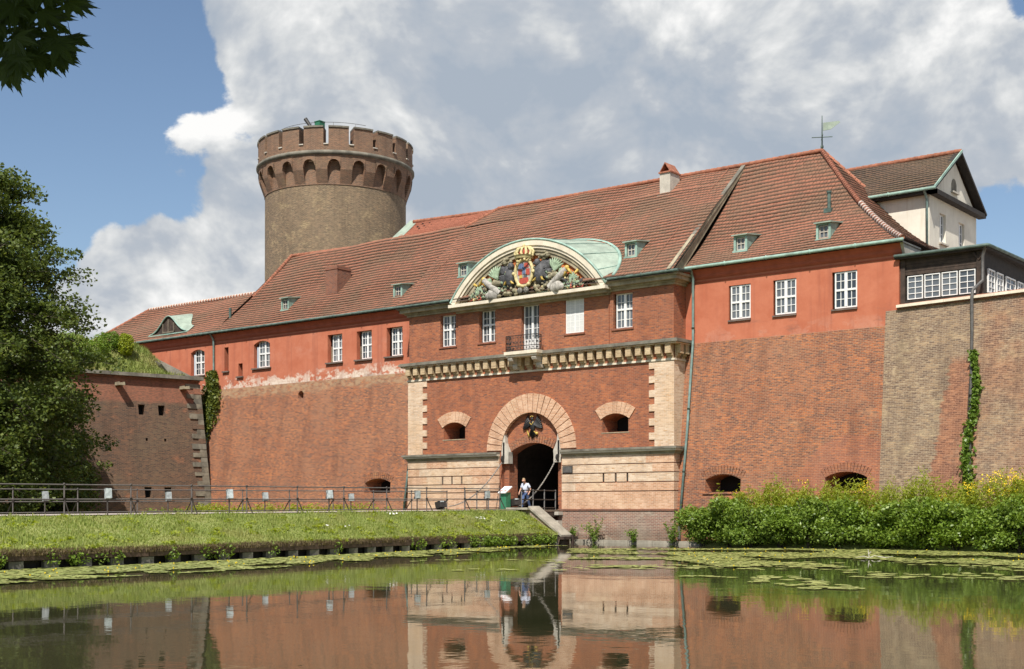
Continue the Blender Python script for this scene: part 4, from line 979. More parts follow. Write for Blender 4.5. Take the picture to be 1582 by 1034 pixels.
m = MB(); m.bar((9.52, -0.62, 14.30), (9.52, 7.5, 21.40), 0.24, 0.05, (0, -1, 1)); m.build('parapet_flashing', 'stone_dark', roof)
def pipe(root, pts, r=0.07, mat='pipe_green', name='downpipe'):
    m = MB(); m.tube(pts, r, 8)
    P_ = [Vector(p) for p in pts]
    for a, b in zip(P_, P_[1:]):
        n = int((b - a).length / 2.4)
        for i in range(1, n + 1):
            q = a.lerp(b, i / (n + 0.3)); d = (b - a).normalized(); m.tube([q - d * 0.04, q + d * 0.04], r * 1.35, 8)
    return m.build(name, mat, root, smooth=True)
pipe(rw, [(10.05, 0.70, 14.4), (10.05, 0.95, 13.9), (9.98, 1.06, 13.5), (9.98, 1.06, 10.7), (9.92, vb(6) - 0.13, 6.0), (9.80, vb(0.6) - 0.15, 0.9)])
m = MB(); m.tube([(9.80, vb(0.6) - 0.15, 0.95), (9.80, vb(0.6) - 0.16, 0.25)], 0.085, 8); m.build('pipe_shoe', 'iron_grey', rw)

# gatehouse roof (over the gatehouse only)
GA, GB, GC, GD = (-10.0, -.63, 14.2), (9.75, -.63, 14.2), (9.6, 7.5, 21.3), (-8.5, 7.5, 21.45)
GE = (-10.2, 7.5, 20.2)
GF = (-10.2, 6.1, 20.22); GG = (9.62, 6.1, 20.08)
R = MB(); under(R, GA, GB, GG, GF, no, 2); under(R, GF, GG, GC, GD, no, 1); R.add([GF, (-10.2, 9.2, 20.1), GD]); R.add([GC, GD, (-8.5, 16, 14.2), (9.6, 16, 14.2)])
R.add([GA, GE, (-10.2, 7.5, 13.5), (-10.0, -.3, 13.9)])
groof = R.build('roof', 'roof_under', gate)
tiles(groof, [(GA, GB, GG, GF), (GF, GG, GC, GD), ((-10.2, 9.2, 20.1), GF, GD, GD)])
m = MB(); caps(m, GD, GC, lift=0.06); caps(m, GF, GD, lift=0.05); m.build('ridge_caps', 'ridge_clay', groof, smooth=True)
dormer(groof, 5.86, 0.86, 15.55, pitch=0.85); dormer(groof, -6.55, 1.30, 15.95, pitch=0.85)
m = MB(); m.box(4.86, 5.56, 5.95, 7.0, 18.5, 21.30); ch = m.build('chimney', 'stone_pale', groof)
m = MB(); m.box(4.80, 5.62, 5.88, 7.07, 21.30, 21.38); m.build('chimney_cap', 'ridge_clay', ch)
m = MB()
for s_ in (0, 1):
    a = 4.84 if s_ == 0 else 5.58; m.hexa([(a, 5.92, 21.38), (a + (0.05 if s_ == 0 else -0.05), 5.92, 21.36), (5.23, 5.92, 21.86), (5.21, 5.92, 21.92), (a, 7.03, 21.38), (a + (0.05 if s_ == 0 else -0.05), 7.03, 21.36), (5.23, 7.03, 21.86), (5.21, 7.03, 21.92)])
m.build('chimney_hood', 'ridge_clay', ch)
m = MB(); m.box(4.76, 5.66, 5.80, 5.96, 19.72, 20.0); m.bar((5.62, 5.9, 19.95), (5.62, 7.0, 20.9), 0.1, 0.06); m.build('chimney_flashing', 'copper_light', ch)
m = MB(); pts = [(9.0 - 0.6 * t, 7.4 - 7.6 * t, 21.32 - 6.6 * t) for t in np.linspace(0, 1, 12)]; m.tube([(x - 0.4, y, z + 0.03) for x, y, z in pts], 0.012, 4); m.build('lightning_wire', 'ridge_clay', groof)
m = MB(); m.tube([(-8.6 - 0.7 * t, 7.4 - 7.6 * t, 21.36 - 6.65 * t) for t in np.linspace(0, 1, 12)], 0.012, 4); m.build('lightning_wire', 'ridge_clay', groof)

# weathervane on the hip apex
vane = thing('weathervane', (14.25, 7.5, 21.35), 'copper weathervane with pennant and compass arms on the roof apex', 'weathervane')
m = MB(); m.tube([(14.25, 7.5, 21.25), (14.25, 7.5, 23.25)], [0.05, 0.02], 6); m.blob((14.25, 7.5, 21.55), 0.09, 0.09, 0.12, 8, 6); m.build('spindle', 'copper_dark', vane)
m = MB()
for a in (0.5, 0.5 + PI / 2): m.tube([(14.25 - 0.55 * math.cos(a), 7.5 - 0.55 * math.sin(a), 22.08), (14.25 + 0.55 * math.cos(a), 7.5 + 0.55 * math.sin(a), 22.08)], 0.025, 6)
m.build('compass_arms', 'copper_dark', vane)
m = MB(); e_ = V(0.9, 0.35, 0).normalized()
pn = [(0.05, 22.42), (0.45, 22.46), (0.95, 22.80), (0.9, 22.88), (0.05, 22.85)]
m.prism([(14.25 + e_.x * a, 7.5 + e_.y * a, z) for a, z in pn], (0.02, -0.03, 0)); m.build('pennant', 'copper_light', vane)

# left wing
lw = thing('west_wing', (-20, 1.2, 0), 'long red plastered wing left of the gatehouse, limewash flaking, on a battered brick wall', 'building')
W = MB()
ops = [arch_op(-32.5, -30.9, 11.58, 13.25, 0.22, 0.30, 1, None, 8), rect_op(-28.66, -28.2, 11.69, 13.38, 0.35, 1, True), rect_op(-27.12, -26.66, 11.22, 12.12, 0.35, 1, True),
       arch_op(-25.45, -23.75, 11.66, 13.30, 0.24, 0.30, 1, None, 8),
       rect_op(-17.98, -16.6, 11.52, 13.36, 0.32), rect_op(-15.25, -13.88, 11.52, 13.36, 0.32), rect_op(-12.55, -11.16, 11.52, 13.36, 0.32)]
wall(W, -48, -9.4, 10.40, 14.45, ops, Sp, lw)
W.build('plaster_wall', 'plaster_red', lw)
W = MB()
wall(W, -48, -9.4, -1.0, 10.40, [low_embrasure(-13.7, -11.45, 2.85, 3.5, 0.25, True), arch_op(-20.75, -20.2, 9.3, 9.62, 0.2, 0.5, 0.8, True, 6)], Sb, lw)
W.build('base_wall', 'brick_wing', lw)
m = MB()
for i in range(15):
    a0 = PI / 2 - 0.5 + i / 15; wedge(m, (-12.57, 1.35), 2.42, 2.85, a0 + 0.006, a0 + 1 / 15 - 0.006, vb(3.6) - 0.02, vb(3.6) + 0.1)
m.build('embrasure_arch', 'brick_wing', lw)
window(lw, -32.2, -30.92, 11.62, 13.45, 1.46, transom=0.5); window(lw, -25.12, -23.78, 11.70, 13.52, 1.46, transom=0.52)
for a, b in ((-17.70, -16.62), (-14.97, -13.90), (-12.27, -11.18)): window(lw, a, b, 11.56, 13.34, 1.46, transom=0.5)
for a, b, z in ((-32.6, -30.8, 11.5), (-25.6, -23.6, 11.58), (-18.1, -16.5, 11.44), (-15.4, -13.8, 11.44), (-12.7, -11.05, 11.44), (-28.8, -28.1, 11.6), (-27.25, -26.55, 11.13)):
    m = MB(); m.box(a, b, 1.06, 1.5, z - 0.02, z + 0.078); m.build('window_sill', 'sill_grey', lw)
soffit(lw, -48, -9.5)
LA, LB, LC, LD = (-29.4, .77, 14.5), (-9.95, .77, 14.5), (-10.3, 7.5, 20.25), (-27.5, 6.5, 20.55)
KA, KB, KC, KD = (-46.5, .77, 14.5), (-29.2, .77, 14.5), (-29.0, 4.5, 17.70), (-42.2, 4.5, 17.72)
sagL = lambda t: 0.30 * math.sin(PI * t)
R = MB(); under(R, LA, LB, LC, LD, sagL); under(R, KA, KB, KC, KD, no, 2)
R.add([LD, LC, (-10.3, 14, 14.5), (-27.5, 13, 14.5)]); R.add([LD, (-29.4, .77, 14.45), (-33.5, 6.5, 14.4)]); R.add([LD, (-33.5, 6.5, 14.4), (-27.5, 13, 14.5)])
R.add([KD, KC, (-29, 8.5, 14.5), (-46.5, 8.5, 14.5)]); R.add([KA, KD, (-46.5, 8.5, 14.5)])
lroof = R.build('roof', 'roof_under', lw)
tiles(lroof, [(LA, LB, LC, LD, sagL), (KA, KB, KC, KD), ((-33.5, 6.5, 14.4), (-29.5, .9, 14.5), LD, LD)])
m = MB(); caps(m, LD, LC, lift=0.05); caps(m, LA, LD, path=lambda t: Vector(LA).lerp(Vector(LD), 0.5 + 0.5 * t) - V(0, 0, sagL(0.5 + 0.5 * t)), lift=0.05); caps(m, KA, KD); m.build('ridge_caps', 'ridge_clay', lroof, smooth=True, kind='stuff')
m = MB(); m2 = MB(); n = 40
for i in range(n):
    a, b, c = (Vector(KD).lerp(Vector(KC), (i + f) / n) + V(0, 0, 0.06) for f in (0, 0.62, 1)); m.tube([a, b], 0.12, 7); m2.tube([b, c], 0.15, 7)
m.build('ridge_caps', 'ridge_clay', lroof, smooth=True, kind='stuff'); m2.build('ridge_mortar', 'mortar_white', lroof, smooth=True, kind='stuff')
gutter(lw, (-46.6, 0.72, 14.47), (-10.0, 0.72, 14.47), mat='copper_dark')
dormer(lroof, -23.4, 1.95, 15.64, pitch=0.9); dormer(lroof, -12.5, 1.80, 15.36, pitch=0.9)
m = MB(); m.box(-19.9, -18.75, 2.8, 4.1, 15.5, 18.28); ch = m.build('chimney', 'brick_chimney', lroof)
m = MB(); m.box(-19.93, -18.72, 2.77, 4.13, 18.1, 18.17); m.box(-19.86, -18.79, 2.84, 4.06, 18.28, 18.36); m.build('chimney_cap', 'brick_old', ch)
m = MB(); m.box(-20.05, -18.65, 2.62, 2.82, 16.0, 16.22); m.bar((-18.68, 2.75, 16.15), (-18.68, 4.2, 17.55), 0.12, 0.06); m.build('chimney_flashing', 'copper', ch)
m = MB(); m.bar((-20.85, 2.35, 15.78), (-20.85, 3.15, 16.55), 0.7, 0.10, (0, -1, 1)); m.build('skylight', 'pile_grey', lroof)
m = MB(); m.tube([(-29.0, 2.0, 15.4), (-29.0, 2.0, 16.35)], 0.10, 8); m.build('roof_vent', 'copper_dark', lroof)
# eyebrow dormer
m = MB(); n = 24; f_ = []; b_ = []; fl = []
bell = lambda s: 1.32 * math.exp(-(s / 0.50) ** 2 * 0.9) if abs(s) < 1 else 0
for i in range(n + 1):
    s_ = -1 + 2 * i / n; u = -35.25 + 2.35 * s_; h = bell(s_) - bell(1.0 - 1e-6)
    pz = 0.858; v0 = 1.25; z0 = 14.5 + (v0 - 0.77) * pz
    f_.append(V(u, v0, z0 + 0.06 + h)); fl.append(V(u, v0 + 0.03, z0 - 0.02)); d_ = h / pz
    b_.append(V(u + 0.35 * (1 + s_) * 0.5 * (h > 0.02) + 0.0, v0 + d_ + 0.42, z0 + (d_ + 0.42) * pz + 0.09))
for i in range(n): m.add([f_[i], f_[i + 1], b_[i + 1], b_[i]])
eb = m.build('eyebrow_dormer', 'copper_light', lroof, smooth=True)
m = MB()
for i in range(n): m.add([fl[i], fl[i + 1], f_[i + 1] + V(0, 0.10, -0.02), f_[i] + V(0, 0.10, -0.02)])
m.build('dormer_face', 'timber_dark', eb)
m = MB(); m.tube([p + V(0, -0.02, 0) for p in f_], 0.05, 6); m.bar(fl[0] + V(0, -0.08, 0), fl[-1] + V(0, -0.08, 0), 0.14, 0.07); m.build('dormer_edge', 'copper', eb)
m = MB()
for u in (-35.9, -35.25, -34.6): m.box(u - 0.05, u + 0.05, 1.22, 1.32, 15.0, 15.0 + (1.02 if u == -35.25 else 0.72))
m.box(-35.95, -34.55, 1.21, 1.30, 15.0, 15.10); m.build('dormer_bars', 'timber_grey', eb)
pipe(lw, [(-29.7, 0.75, 14.4), (-29.7, 1.05, 14.0), (-29.7, 1.08, 10.5), (-29.9, vb(8) - 0.12, 8.0), (-30.35, vb(1.8) - 0.14, 1.8)])
pipe(lw, [(-9.75, vb(8.0) - 0.12, 7.2), (-9.80, vb(4) - 0.16, 4.6), (-9.98, vb(1.6) - 0.2, 1.5)])
# ------------------------------------------------------------------ round tower
TX, TY = ground_at(519, 112.0)
tw_ = thing('round_tower', (TX, TY, 0), 'massive round tower of grey-yellow brick with red crenellated crown', 'tower')
def Scyl(Rf): 
    return lambda u, z, d: (TX + (Rf(z) - d) * math.cos(u / 6.1), TY + (Rf(z) - d) * math.sin(u / 6.1), z)
cuv = lambda p: (math.atan2(p[1] - TY, p[0] - TX) * 6.1, p[2])
full = 2 * PI * 6.1
m = MB(); m.lathe([(6.22, 1.5), (6.10, 16), (6.08, 28.95)], (TX, TY), 72); m.build('drum', 'brick_tower', tw_, uvf=cuv)
W = MB(); K = 20; p_ = full / K
flare = lambda z: 6.10 + 0.55 * min(1, max(0, (z - 28.6) / 1.5))
ops = []
for k in range(K):
    c = (k + 0.5) * p_; hw = p_ * 0.26
    o = arch_op(c - hw, c + hw, 28.62, 29.95, 0.62, 0.5, 1.0, None, 8, pw=1); ops.append(o)
wall(W, 0, full, 28.6, 30.95, ops, Scyl(flare), cols=K * 2, rows=2)
W.build('machicolation', 'brick_crown', tw_, uvf=cuv)
m = MB(); m.lathe([(6.13, 28.6), (6.13, 30.8)], (TX, TY), 72); m.build('machicolation_back', 'brick_crown', tw_, uvf=cuv)
m = MB(); m.lathe([(6.66, 30.93), (6.82, 31.02), (6.82, 31.20), (6.70, 31.30)], (TX, TY), 72); m.build('string_course', 'stone_dark', tw_, smooth=True)
m = MB(); m.lathe([(6.66, 31.28), (6.66, 31.75), (5.3, 31.75)], (TX, TY), 80); m.build('parapet', 'brick_crown', tw_, uvf=cuv)
m = MB(); m.lathe([(0.05, 31.0), (6.2, 31.0)], (TX, TY), 40); m.build('platform', 'stone_dark', tw_)
for k in range(K):                                # merlons, each its own piece
    a0, a1 = (k * p_ + 0.13 * p_) / 6.1 + 0.05, ((k + 1) * p_ - 0.07 * p_) / 6.1 + 0.05
    m = MB(); q = []
    for r, a in ((6.655, a0), (6.655, (a0 + a1) / 2), (6.655, a1), (5.3, a1), (5.3, (a0 + a1) / 2), (5.3, a0)): q.append((TX + r * math.cos(a), TY + r * math.sin(a), 31.74))
    m.prism(q, (0, 0, 1.42)); me_ = m.build('merlon', 'brick_crown', tw_, uvf=cuv)
    m = MB(); q = []
    for r, a in ((6.74, a0), (6.74, (a0 + a1) / 2), (6.74, a1), (5.25, a1), (5.25, (a0 + a1) / 2), (5.25, a0)): q.append((TX + r * math.cos(a), TY + r * math.sin(a), 33.162))
    m.prism(q, (0, 0, 0.14)); m.build('merlon_coping', 'stone_dark', me_)
    a2 = (k * p_ + 0.03 * p_) / 6.1 + 0.05
    m = MB(); m.obox((TX + 6.6 * math.cos(a2), TY + 6.6 * math.sin(a2), 31.79), (0.14 * math.cos(a2), 0.14 * math.sin(a2), 0), (-0.19 * math.sin(a2), 0.19 * math.cos(a2), 0), (0, 0, 0.045)); m.build('crenel_sill', 'stone_pale', tw_)
bx_, by_ = ground_at(494, 107.0)
m = MB(); m.box(bx_ - 0.30, bx_ + 0.30, by_ - 0.30, by_ + 0.30, 33.1, 34.05); m.box(bx_ - 0.34, bx_ + 0.34, by_ - 0.34, by_ + 0.34, 34.05, 34.1); m.build('lookout_cabinet', 'sign_green', label='small green cabinet standing on top of the round tower', cat='cabinet')
tx_, ty_ = ground_at(476, 107.0)
tel = thing('telescope', (tx_, ty_, 33.0), 'dark tilted viewing telescope on top of the round tower', 'telescope')
m = MB(); m.tube([(tx_, ty_, 32.4), (tx_, ty_, 33.7)], 0.05, 8); m.build('stand', 'iron', tel)
m = MB(); m.tube([(tx_ + 0.25, ty_ + 0.1, 33.6), (tx_ - 0.22, ty_ - 0.1, 34.35)], [0.13, 0.17], 10); m.build('tube', 'iron', tel)
m = MB(); 
for k in range(26):
    a = -2.6 + k * 0.09; b = a + 0.09
    m.tube([(TX + 5.2 * math.cos(a), TY + 5.2 * math.sin(a), 34.0), (TX + 5.2 * math.cos(b), TY + 5.2 * math.sin(b), 34.0)], 0.02, 4)
    if k % 4 == 0: m.tube([(TX + 5.2 * math.cos(a), TY + 5.2 * math.sin(a), 31.0), (TX + 5.2 * math.cos(a), TY + 5.2 * math.sin(a), 34.0)], 0.02, 4)
m.build('platform_rail', 'iron_grey', tw_)

# ------------------------------------------------------------------ hall behind, with the perforated roof
hall = thing('rear_hall', (-18, 18, 2), 'hall behind the left wing with bright red perforated tile roof', 'building')
hA, hB, hC, hD = (-25.9, 12.6, 20.6), (-8, 12.6, 20.2), (-8, 16, 23.55), (-24.0, 16, 24.25)
R = MB(); under(R, hA, hB, hC, hD, no, 1, 0.04); R.add([hD, hC, (-8, 24, 17), (-24, 24, 17)])
hr = R.build('roof', 'roof_under', hall)
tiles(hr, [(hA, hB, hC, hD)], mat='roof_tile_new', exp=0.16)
m = MB(); caps(m, hD, hC, r=0.15, lift=0.05); m.build('ridge_caps', 'ridge_clay', hr, smooth=True)
m = MB(); e_ = (Vector(hC) - Vector(hD)).normalized(); upv = (Vector(hA) - Vector(hD)); upv = (upv - e_ * upv.dot(e_)).normalized(); nn_ = e_.cross(upv); nn_ = nn_ if nn_.z > 0 else -nn_
for r_, (dd, off) in enumerate(((0.42, 0.35), (0.72, 0.0), (1.0, 0.35))):
    for k in range(16):
        c = Vector(hD) + e_ * (0.9 + off + k * 0.72) + upv * dd + nn_ * 0.03; m.obox(c, e_ * 0.07, upv * 0.05, nn_ * 0.05)
m.build('roof_vents', 'unlit_inside', hr)
m = MB(); m.hexa([(-26.6, 12.3, 20.2), (-25.2, 12.3, 20.2), (-25.2, 12.6, 20.2), (-26.6, 12.6, 20.2), (-24.6, 16.2, 24.5), (-23.5, 16.2, 24.5), (-23.5, 16.4, 24.5), (-24.6, 16.4, 24.5)]); m.build('roof_coping', 'copper_light', hr)
m = MB(); m.box(-25.5, -8, 12.8, 24, 2, 20.4); m.build('wall', 'brick_wing', hall)

# ------------------------------------------------------------------ white gabled house behind the right wing
wh = thing('white_house', (17, 11.5, 2), 'white rendered house with gable and brown tiled roof behind the right wing', 'house')
W = MB()
Su = lambda v, z, d: (20.0 - d, v, z)
hw = [rect_op(9.45, 10.35, 15.95, 17.5, 0.25), rect_op(12.3, 13.2, 15.95, 17.5, 0.25)]
wall(W, 8, 15.1, 2, 18.3, hw, Su)
W.add([(8, 8, 2), (20, 8, 2), (20, 8, 18.3), (8, 8, 18.3)]); W.add([(20, 15.1, 2), (8, 15.1, 2), (8, 15.1, 18.3), (20, 15.1, 18.3)])
W.build('wall', 'white_wall', wh)
for a, b in ((9.47, 10.33), (12.32, 13.18)):
    window(wh, a, b, 15.97, 17.48, 19.82, axis='v', cols=2, rows=3, transom=None, fr=0.06)
    m = MB(); m.box(19.95, 20.14, a - 0.12, b + 0.12, 15.83, 15.92); m.build('window_sill', 'stone_pale', wh)
G = MB(); n = 12
tri = lambda v: 18.3 + (20.75 - 18.3) * (1 - abs(v - 11.55) / 3.55)
for i in range(n):
    v0, v1 = 8 + 7.1 * i / n, 8 + 7.1 * (i + 1) / n
    G.add([Su(v0, 18.3, 0), Su(v1, 18.3, 0), Su(v1, tri(v1), 0), Su(v0, tri(v0), 0)])
G.build('gable', 'white_wall', wh)
m = MB(); q = [(11.2, 19.0), (11.9, 19.0), (11.9, 19.4), (11.75, 19.62), (11.55, 19.7), (11.35, 19.62), (11.2, 19.4)]; m.prism([(20.0, v, z) for v, z in q], (0.03, 0, 0)); m.build('gable_niche', 'stone_dark', wh)
m = MB(); m.box(19.95, 20.16, 11.1, 12.0, 18.88, 18.97); m.build('niche_sill', 'stone_pale', wh)
m = MB(); m.box(13, 20.42, 7.6, 8.02, 18.18, 18.40); m.box(20.0, 20.42, 7.6, 15.5, 18.18, 18.42); m.build('eaves_board', 'timber_black', wh)
for s_ in (-1, 1):
    m = MB(); a = V(20.25, 11.55 + s_ * 3.98, 18.36); b = V(20.25, 11.55, 21.02); m.bar(a, b, 0.42, 0.14); m.build('bargeboard', 'timber_black', wh)
wA, wB, wC, wD = (13.0, 7.55, 18.40), (20.42, 7.55, 18.40), (20.42, 11.55, 21.1), (10.0, 11.55, 21.1)
R = MB(); under(R, wA, wB, wC, wD, no, 1, 0.05); under(R, (20.42, 15.55, 18.4), (10, 15.55, 18.4), wD, wC, no, 1, 0.05); wr = R.build('roof', 'roof_under', wh)
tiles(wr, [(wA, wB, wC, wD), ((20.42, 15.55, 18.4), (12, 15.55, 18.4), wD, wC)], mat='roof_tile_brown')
m = MB(); caps(m, wD, wC, lift=0.04); m.build('ridge_caps', 'ridge_clay', wr, smooth=True)
gutter(wh, (13, 7.5, 18.38), (20.5, 7.5, 18.38), mat='copper'); m = MB(); m.bar((20.46, 7.5, 18.42), (20.46, 11.55, 21.14), 0.06, 0.12); m.build('verge_trim', 'copper', wh)
pipe(wh, [(19.9, 7.5, 18.35), (19.92, 7.85, 17.9), (19.92, 7.9, 14.0)], 0.07, name='downpipe')

# ------------------------------------------------------------------ timber veranda
ve = thing('timber_veranda', (23.1, 1.3, 11.4), 'dark timber veranda with white paned windows on top of the rampart', 'veranda')
m = MB(); m.box(21.12, 24.98, 1.42, 8.9, 11.3, 13.66); m.build('body', 'timber_black', ve)
for i in range(5):                                # boards above the windows
    z0 = 12.86 + i * 0.165; m = MB(); m.box(21.36, 24.70, 1.34 + random.uniform(0, 0.015), 1.43, z0, z0 + 0.155); m.build('board', 'timber_dark', ve)
for a, b in ((21.14, 21.36), (24.72, 24.99)):
    m = MB(); m.box(a, b, 1.28, 1.5, 11.3, 13.6); m.build('post', 'timber_dark', ve)
m = MB(); m.box(21.36, 24.7, 1.31, 1.45, 11.42, 11.66); m.build('sill_beam', 'timber_black', ve)
for a, b in ((21.46, 22.30), (22.36, 23.18), (23.24, 24.04), (24.10, 24.68)):
    pass
for i in range(4):
    a = 21.47 + i * 0.815; window(ve, a, a + 0.735, 11.70, 12.80, 1.36, cols=2, rows=4, mull=False, transom=None, fr=0.04, mat='white_paint')
for i, (a, b) in enumerate(((1.85, 2.75), (3.05, 3.95), (4.35, 5.75), (6.1, 6.95), (7.3, 8.2))):
    window(ve, a, b, 11.75, 12.85 - 0.0, 25.03, axis='v', cols=2, rows=4, mull=False, transom=None, fr=0.06)
m = MB(); m.hexa([(20.95, 1.02, 13.62), (25.28, 1.02, 13.62), (25.28, 9.4, 13.62), (20.95, 9.4, 13.66), (20.95, 1.02, 13.74), (25.28, 1.02, 13.74), (25.28, 9.4, 13.9), (20.95, 9.4, 13.95)]); m.build('roof', 'timber_black', ve)
m = MB(); m.tube([(20.95, 0.98, 13.76), (25.3, 0.98, 13.76), (25.34, 1.1, 13.76), (25.34, 9.4, 13.86)], 0.075, 8); m.build('roof_edge', 'copper_dark', ve, smooth=True)
m = MB()
for x in (24.84,): m.bar((x, 1.3, 13.2), (x - 0.3, 1.3, 13.55), 0.1); m.bar((x, 1.3, 13.2), (x + 0.25, 1.15, 13.55), 0.1)
m.build('bracket', 'timber_dark', ve)

# ------------------------------------------------------------------ rampart wall on the right
ra = thing('rampart_wall', (24, 0, 0), 'tall battered rampart wall of patched yellow and red brick below the veranda', 'wall')
dX, dY = 0.991, -0.134
def vr(z): return 1.0 - 1.05 * (11.3 - z) / 11.3
def Sr(s, z, d):
    o = vr(z) + d; return (21.1 + dX * s - dY * 0.0, o + dY * s, z)
W = MB(); wall(W, -0.6, 34, -1.0, 11.22, [], Sr, cols=12); W.build('face', 'brick_rampart', ra)
W = MB()
for z0, z1, o in ((11.222, 11.30, 0.06),): W.hexa([Sr(-0.0, z0, -o), Sr(34, z0, -o), Sr(34, z0, 0.9), Sr(0, z0, 0.9), Sr(0, z1, -o), Sr(34, z1, -o), Sr(34, z1, 0.9), Sr(0, z1, 0.9)])
W.build('coping_bed', 'brick_chimney', ra)
for i in range(14):
    a, b = i * 2.4, i * 2.4 + 2.385; z0, z1 = 11.302, 11.43 + random.uniform(-0.01, 0.01); m = MB()
    m.hexa([Sr(a, z0, -0.16), Sr(b, z0, -0.16), Sr(b, z0, 0.5), Sr(a, z0, 0.5), Sr(a, z1, -0.16), Sr(b, z1, -0.16), Sr(b, z1, 0.5), Sr(a, z1, 0.5)]); m.build('coping_stone', 'stone_cream', ra)
m = MB(); m.hexa([Sr(0, 11.432, 0.05), Sr(34, 11.432, 0.05), Sr(34, 11.432, 0.9), Sr(0, 11.432, 0.9), Sr(0, 11.50, 0.12), Sr(34, 11.50, 0.12), Sr(34, 11.60, 0.9), Sr(0, 11.60, 0.9)]); m.build('coping_tiles', 'ridge_clay', ra)
m = MB(); m.add([Sr(0, 11.4, 0.8), Sr(34, 11.4, 0.8), (60, 30, 11.4), (21.1, 30, 11.4)]); m.build('rampart_walk', 'path_gravel', ra)
sp_ = (25.15 - 21.1) / dX
pipe(ra, [(25.2, 1.05, 13.72), (25.05, 1.12, 13.3), (25.05, 1.12, 12.2), Sr(sp_ - 0.25, 11.65, -0.3), Sr(sp_ - 0.28, 11.3, -0.28), Sr(sp_ - 0.28, 9.9, -0.12), Sr(sp_ - 0.22, 6.0, -0.12), Sr(sp_ - 0.15, 1.5, -0.12)], 0.075, mat='iron_grey')

# ------------------------------------------------------------------ bastion flank on the left
fl_ = thing('bastion_wall', (-31, -4, 0), 'weathered dark brick bastion wall on the left with stone corner and grassy top', 'wall')
fd = V(-0.215, -0.977, 0); fn = V(0.977, -0.215, 0); fc = V(-30.05, 0.0, 0)
def fo(z): return 1.15 * (11.0 - z) / 11.0
def Sf(s, z, d):                                   # s: metres from the corner towards the viewer
    p = fc + fd * (s - 0.55 * fo(z)) + fn * (fo(z) - d); return (p.x, p.y, z)
W = MB()
fops = []
for s_, z_, w__, h__ in ((4.45, 8.35, 0.5, 0.72), (3.0, 8.35, 0.5, 0.72), (4.55, 2.6, 0.52, 0.75), (3.1, 2.6, 0.52, 0.75), (10.1, 2.6, 0.52, 0.75), (4.3, 6.55, 0.16, 0.2), (2.95, 6.55, 0.16, 0.2), (7.2, 6.7, 0.16, 0.2)):
    fops.append(rect_op(s_ - w__ / 2, s_ + w__ / 2, z_, z_ + h__, 0.5, 0.85, True))
wall(W, 0, 60, -1.0, 10.95, fops, Sf, fl_, cols=10)
W.add([Sf(0, -1, 0), Sf(0, -1, 9), Sf(0, 10.95, 9), Sf(0, 10.95, 0)])
W.build('face', 'brick_old', fl_)
m = MB(); 
def fbox(m, s0, s1, z0, z1, d0, d1): m.hexa([Sf(s0, z0, d0), Sf(s1, z0, d0), Sf(s1, z0, d1), Sf(s0, z0, d1), Sf(s0, z1, d0), Sf(s1, z1, d0), Sf(s1, z1, d1), Sf(s0, z1, d1)])
for i in range(18):
    m = MB(); s0, s1 = i * 3.3 - (0.25 if i == 0 else 0), i * 3.3 + 3.28; fbox(m, s0, s1, 11.0, 11.24 + random.uniform(-0.01, 0.02), -0.35, 1.2); m.build('coping_stone', 'stone_dark', fl_)
m = MB(); fbox(m, -0.05, 60, 10.86, 10.998, -0.10, 1.0); m.build('coping_bed', 'brick_old', fl_)
z = 0.2; k = 0
while z < 10.5:                                    # long-and-short corner stones
    h = random.uniform(0.26, 0.42); lg = 0.95 if k % 2 else 0.42
    m = MB(); fbox(m, -0.06, lg + random.uniform(-0.12, 0.15), z + 0.012, z + h, -0.05 - random.uniform(0, 0.03), 0.8)
    m.build('corner_stone', random.choice(['stone_quoin', 'stone_quoin', 'stone_dark', 'brick_old']), fl_); z += h; k += 1
for s_ in (6.0, 1.3):
    m = MB(); fbox(m, s_ - 0.22, s_ + 0.22, 10.28, 10.42, -0.75, 0.3); fbox(m, s_ - 0.22, s_ - 0.14, 10.42, 10.5, -0.75, 0.0); fbox(m, s_ + 0.14, s_ + 0.22, 10.42, 10.5, -0.75, 0.0); m.build('water_spout', 'stone_cornice', fl_)
# earth mound on top
def mound_h(s, d):                                 # s along the wall, d inward
    end = min(1.0, max(0.0, (s - 0.4) / 2.6)); 
    a = min(1.0, max(0.0, (d - 0.4) / 4.2)); a = a * a * (3 - 2 * a)
    return 11.22 + 2.6 * a * end ** 0.8 + 0.25 * math.sin(s * 0.9) * a * end + 0.15 * math.sin(s * 2.3 + d) * a * end
m = MB(); ns, nd = 46, 14
def mp(i, j):
    s = 0.2 + (i / ns) ** 1.4 * 55; d = 0.4 + 9.5 * j / nd; p = fc + fd * s - fn * d; return (p.x, p.y, mound_h(s, d))
for i in range(ns):
    for j in range(nd): m.add([mp(i, j), mp(i + 1, j), mp(i + 1, j + 1), mp(i, j + 1)])
for j in range(nd): 
    a, b = mp(0, j), mp(0, j + 1); m.add([a, b, (b[0], b[1], 10), (a[0], a[1], 10)])
m.build('earth_mound', 'grass_ground', smooth=True, kind='structure')
m = MB(); p0 = [fc + fd * s - fn * d for s, d in ((0.15, 0.3), (0.15, 7.0), (1.9, 6.5), (1.5, 0.9))]
m.hexa([(p0[0].x, p0[0].y, 11.1), (p0[1].x, p0[1].y, 11.1), (p0[2].x, p0[2].y, 11.1), (p0[3].x, p0[3].y, 11.1),
        (p0[0].x - 0.1, p0[0].y - 0.1, 11.3), (p0[1].x - 1.0, p0[1].y - 0.8, 13.9), (p0[2].x - 1.0, p0[2].y - 0.4, 14.0), (p0[3].x - 0.7, p0[3].y - 0.5, 12.2)]); m.build('mound_end_wall', 'stone_dark', fl_)

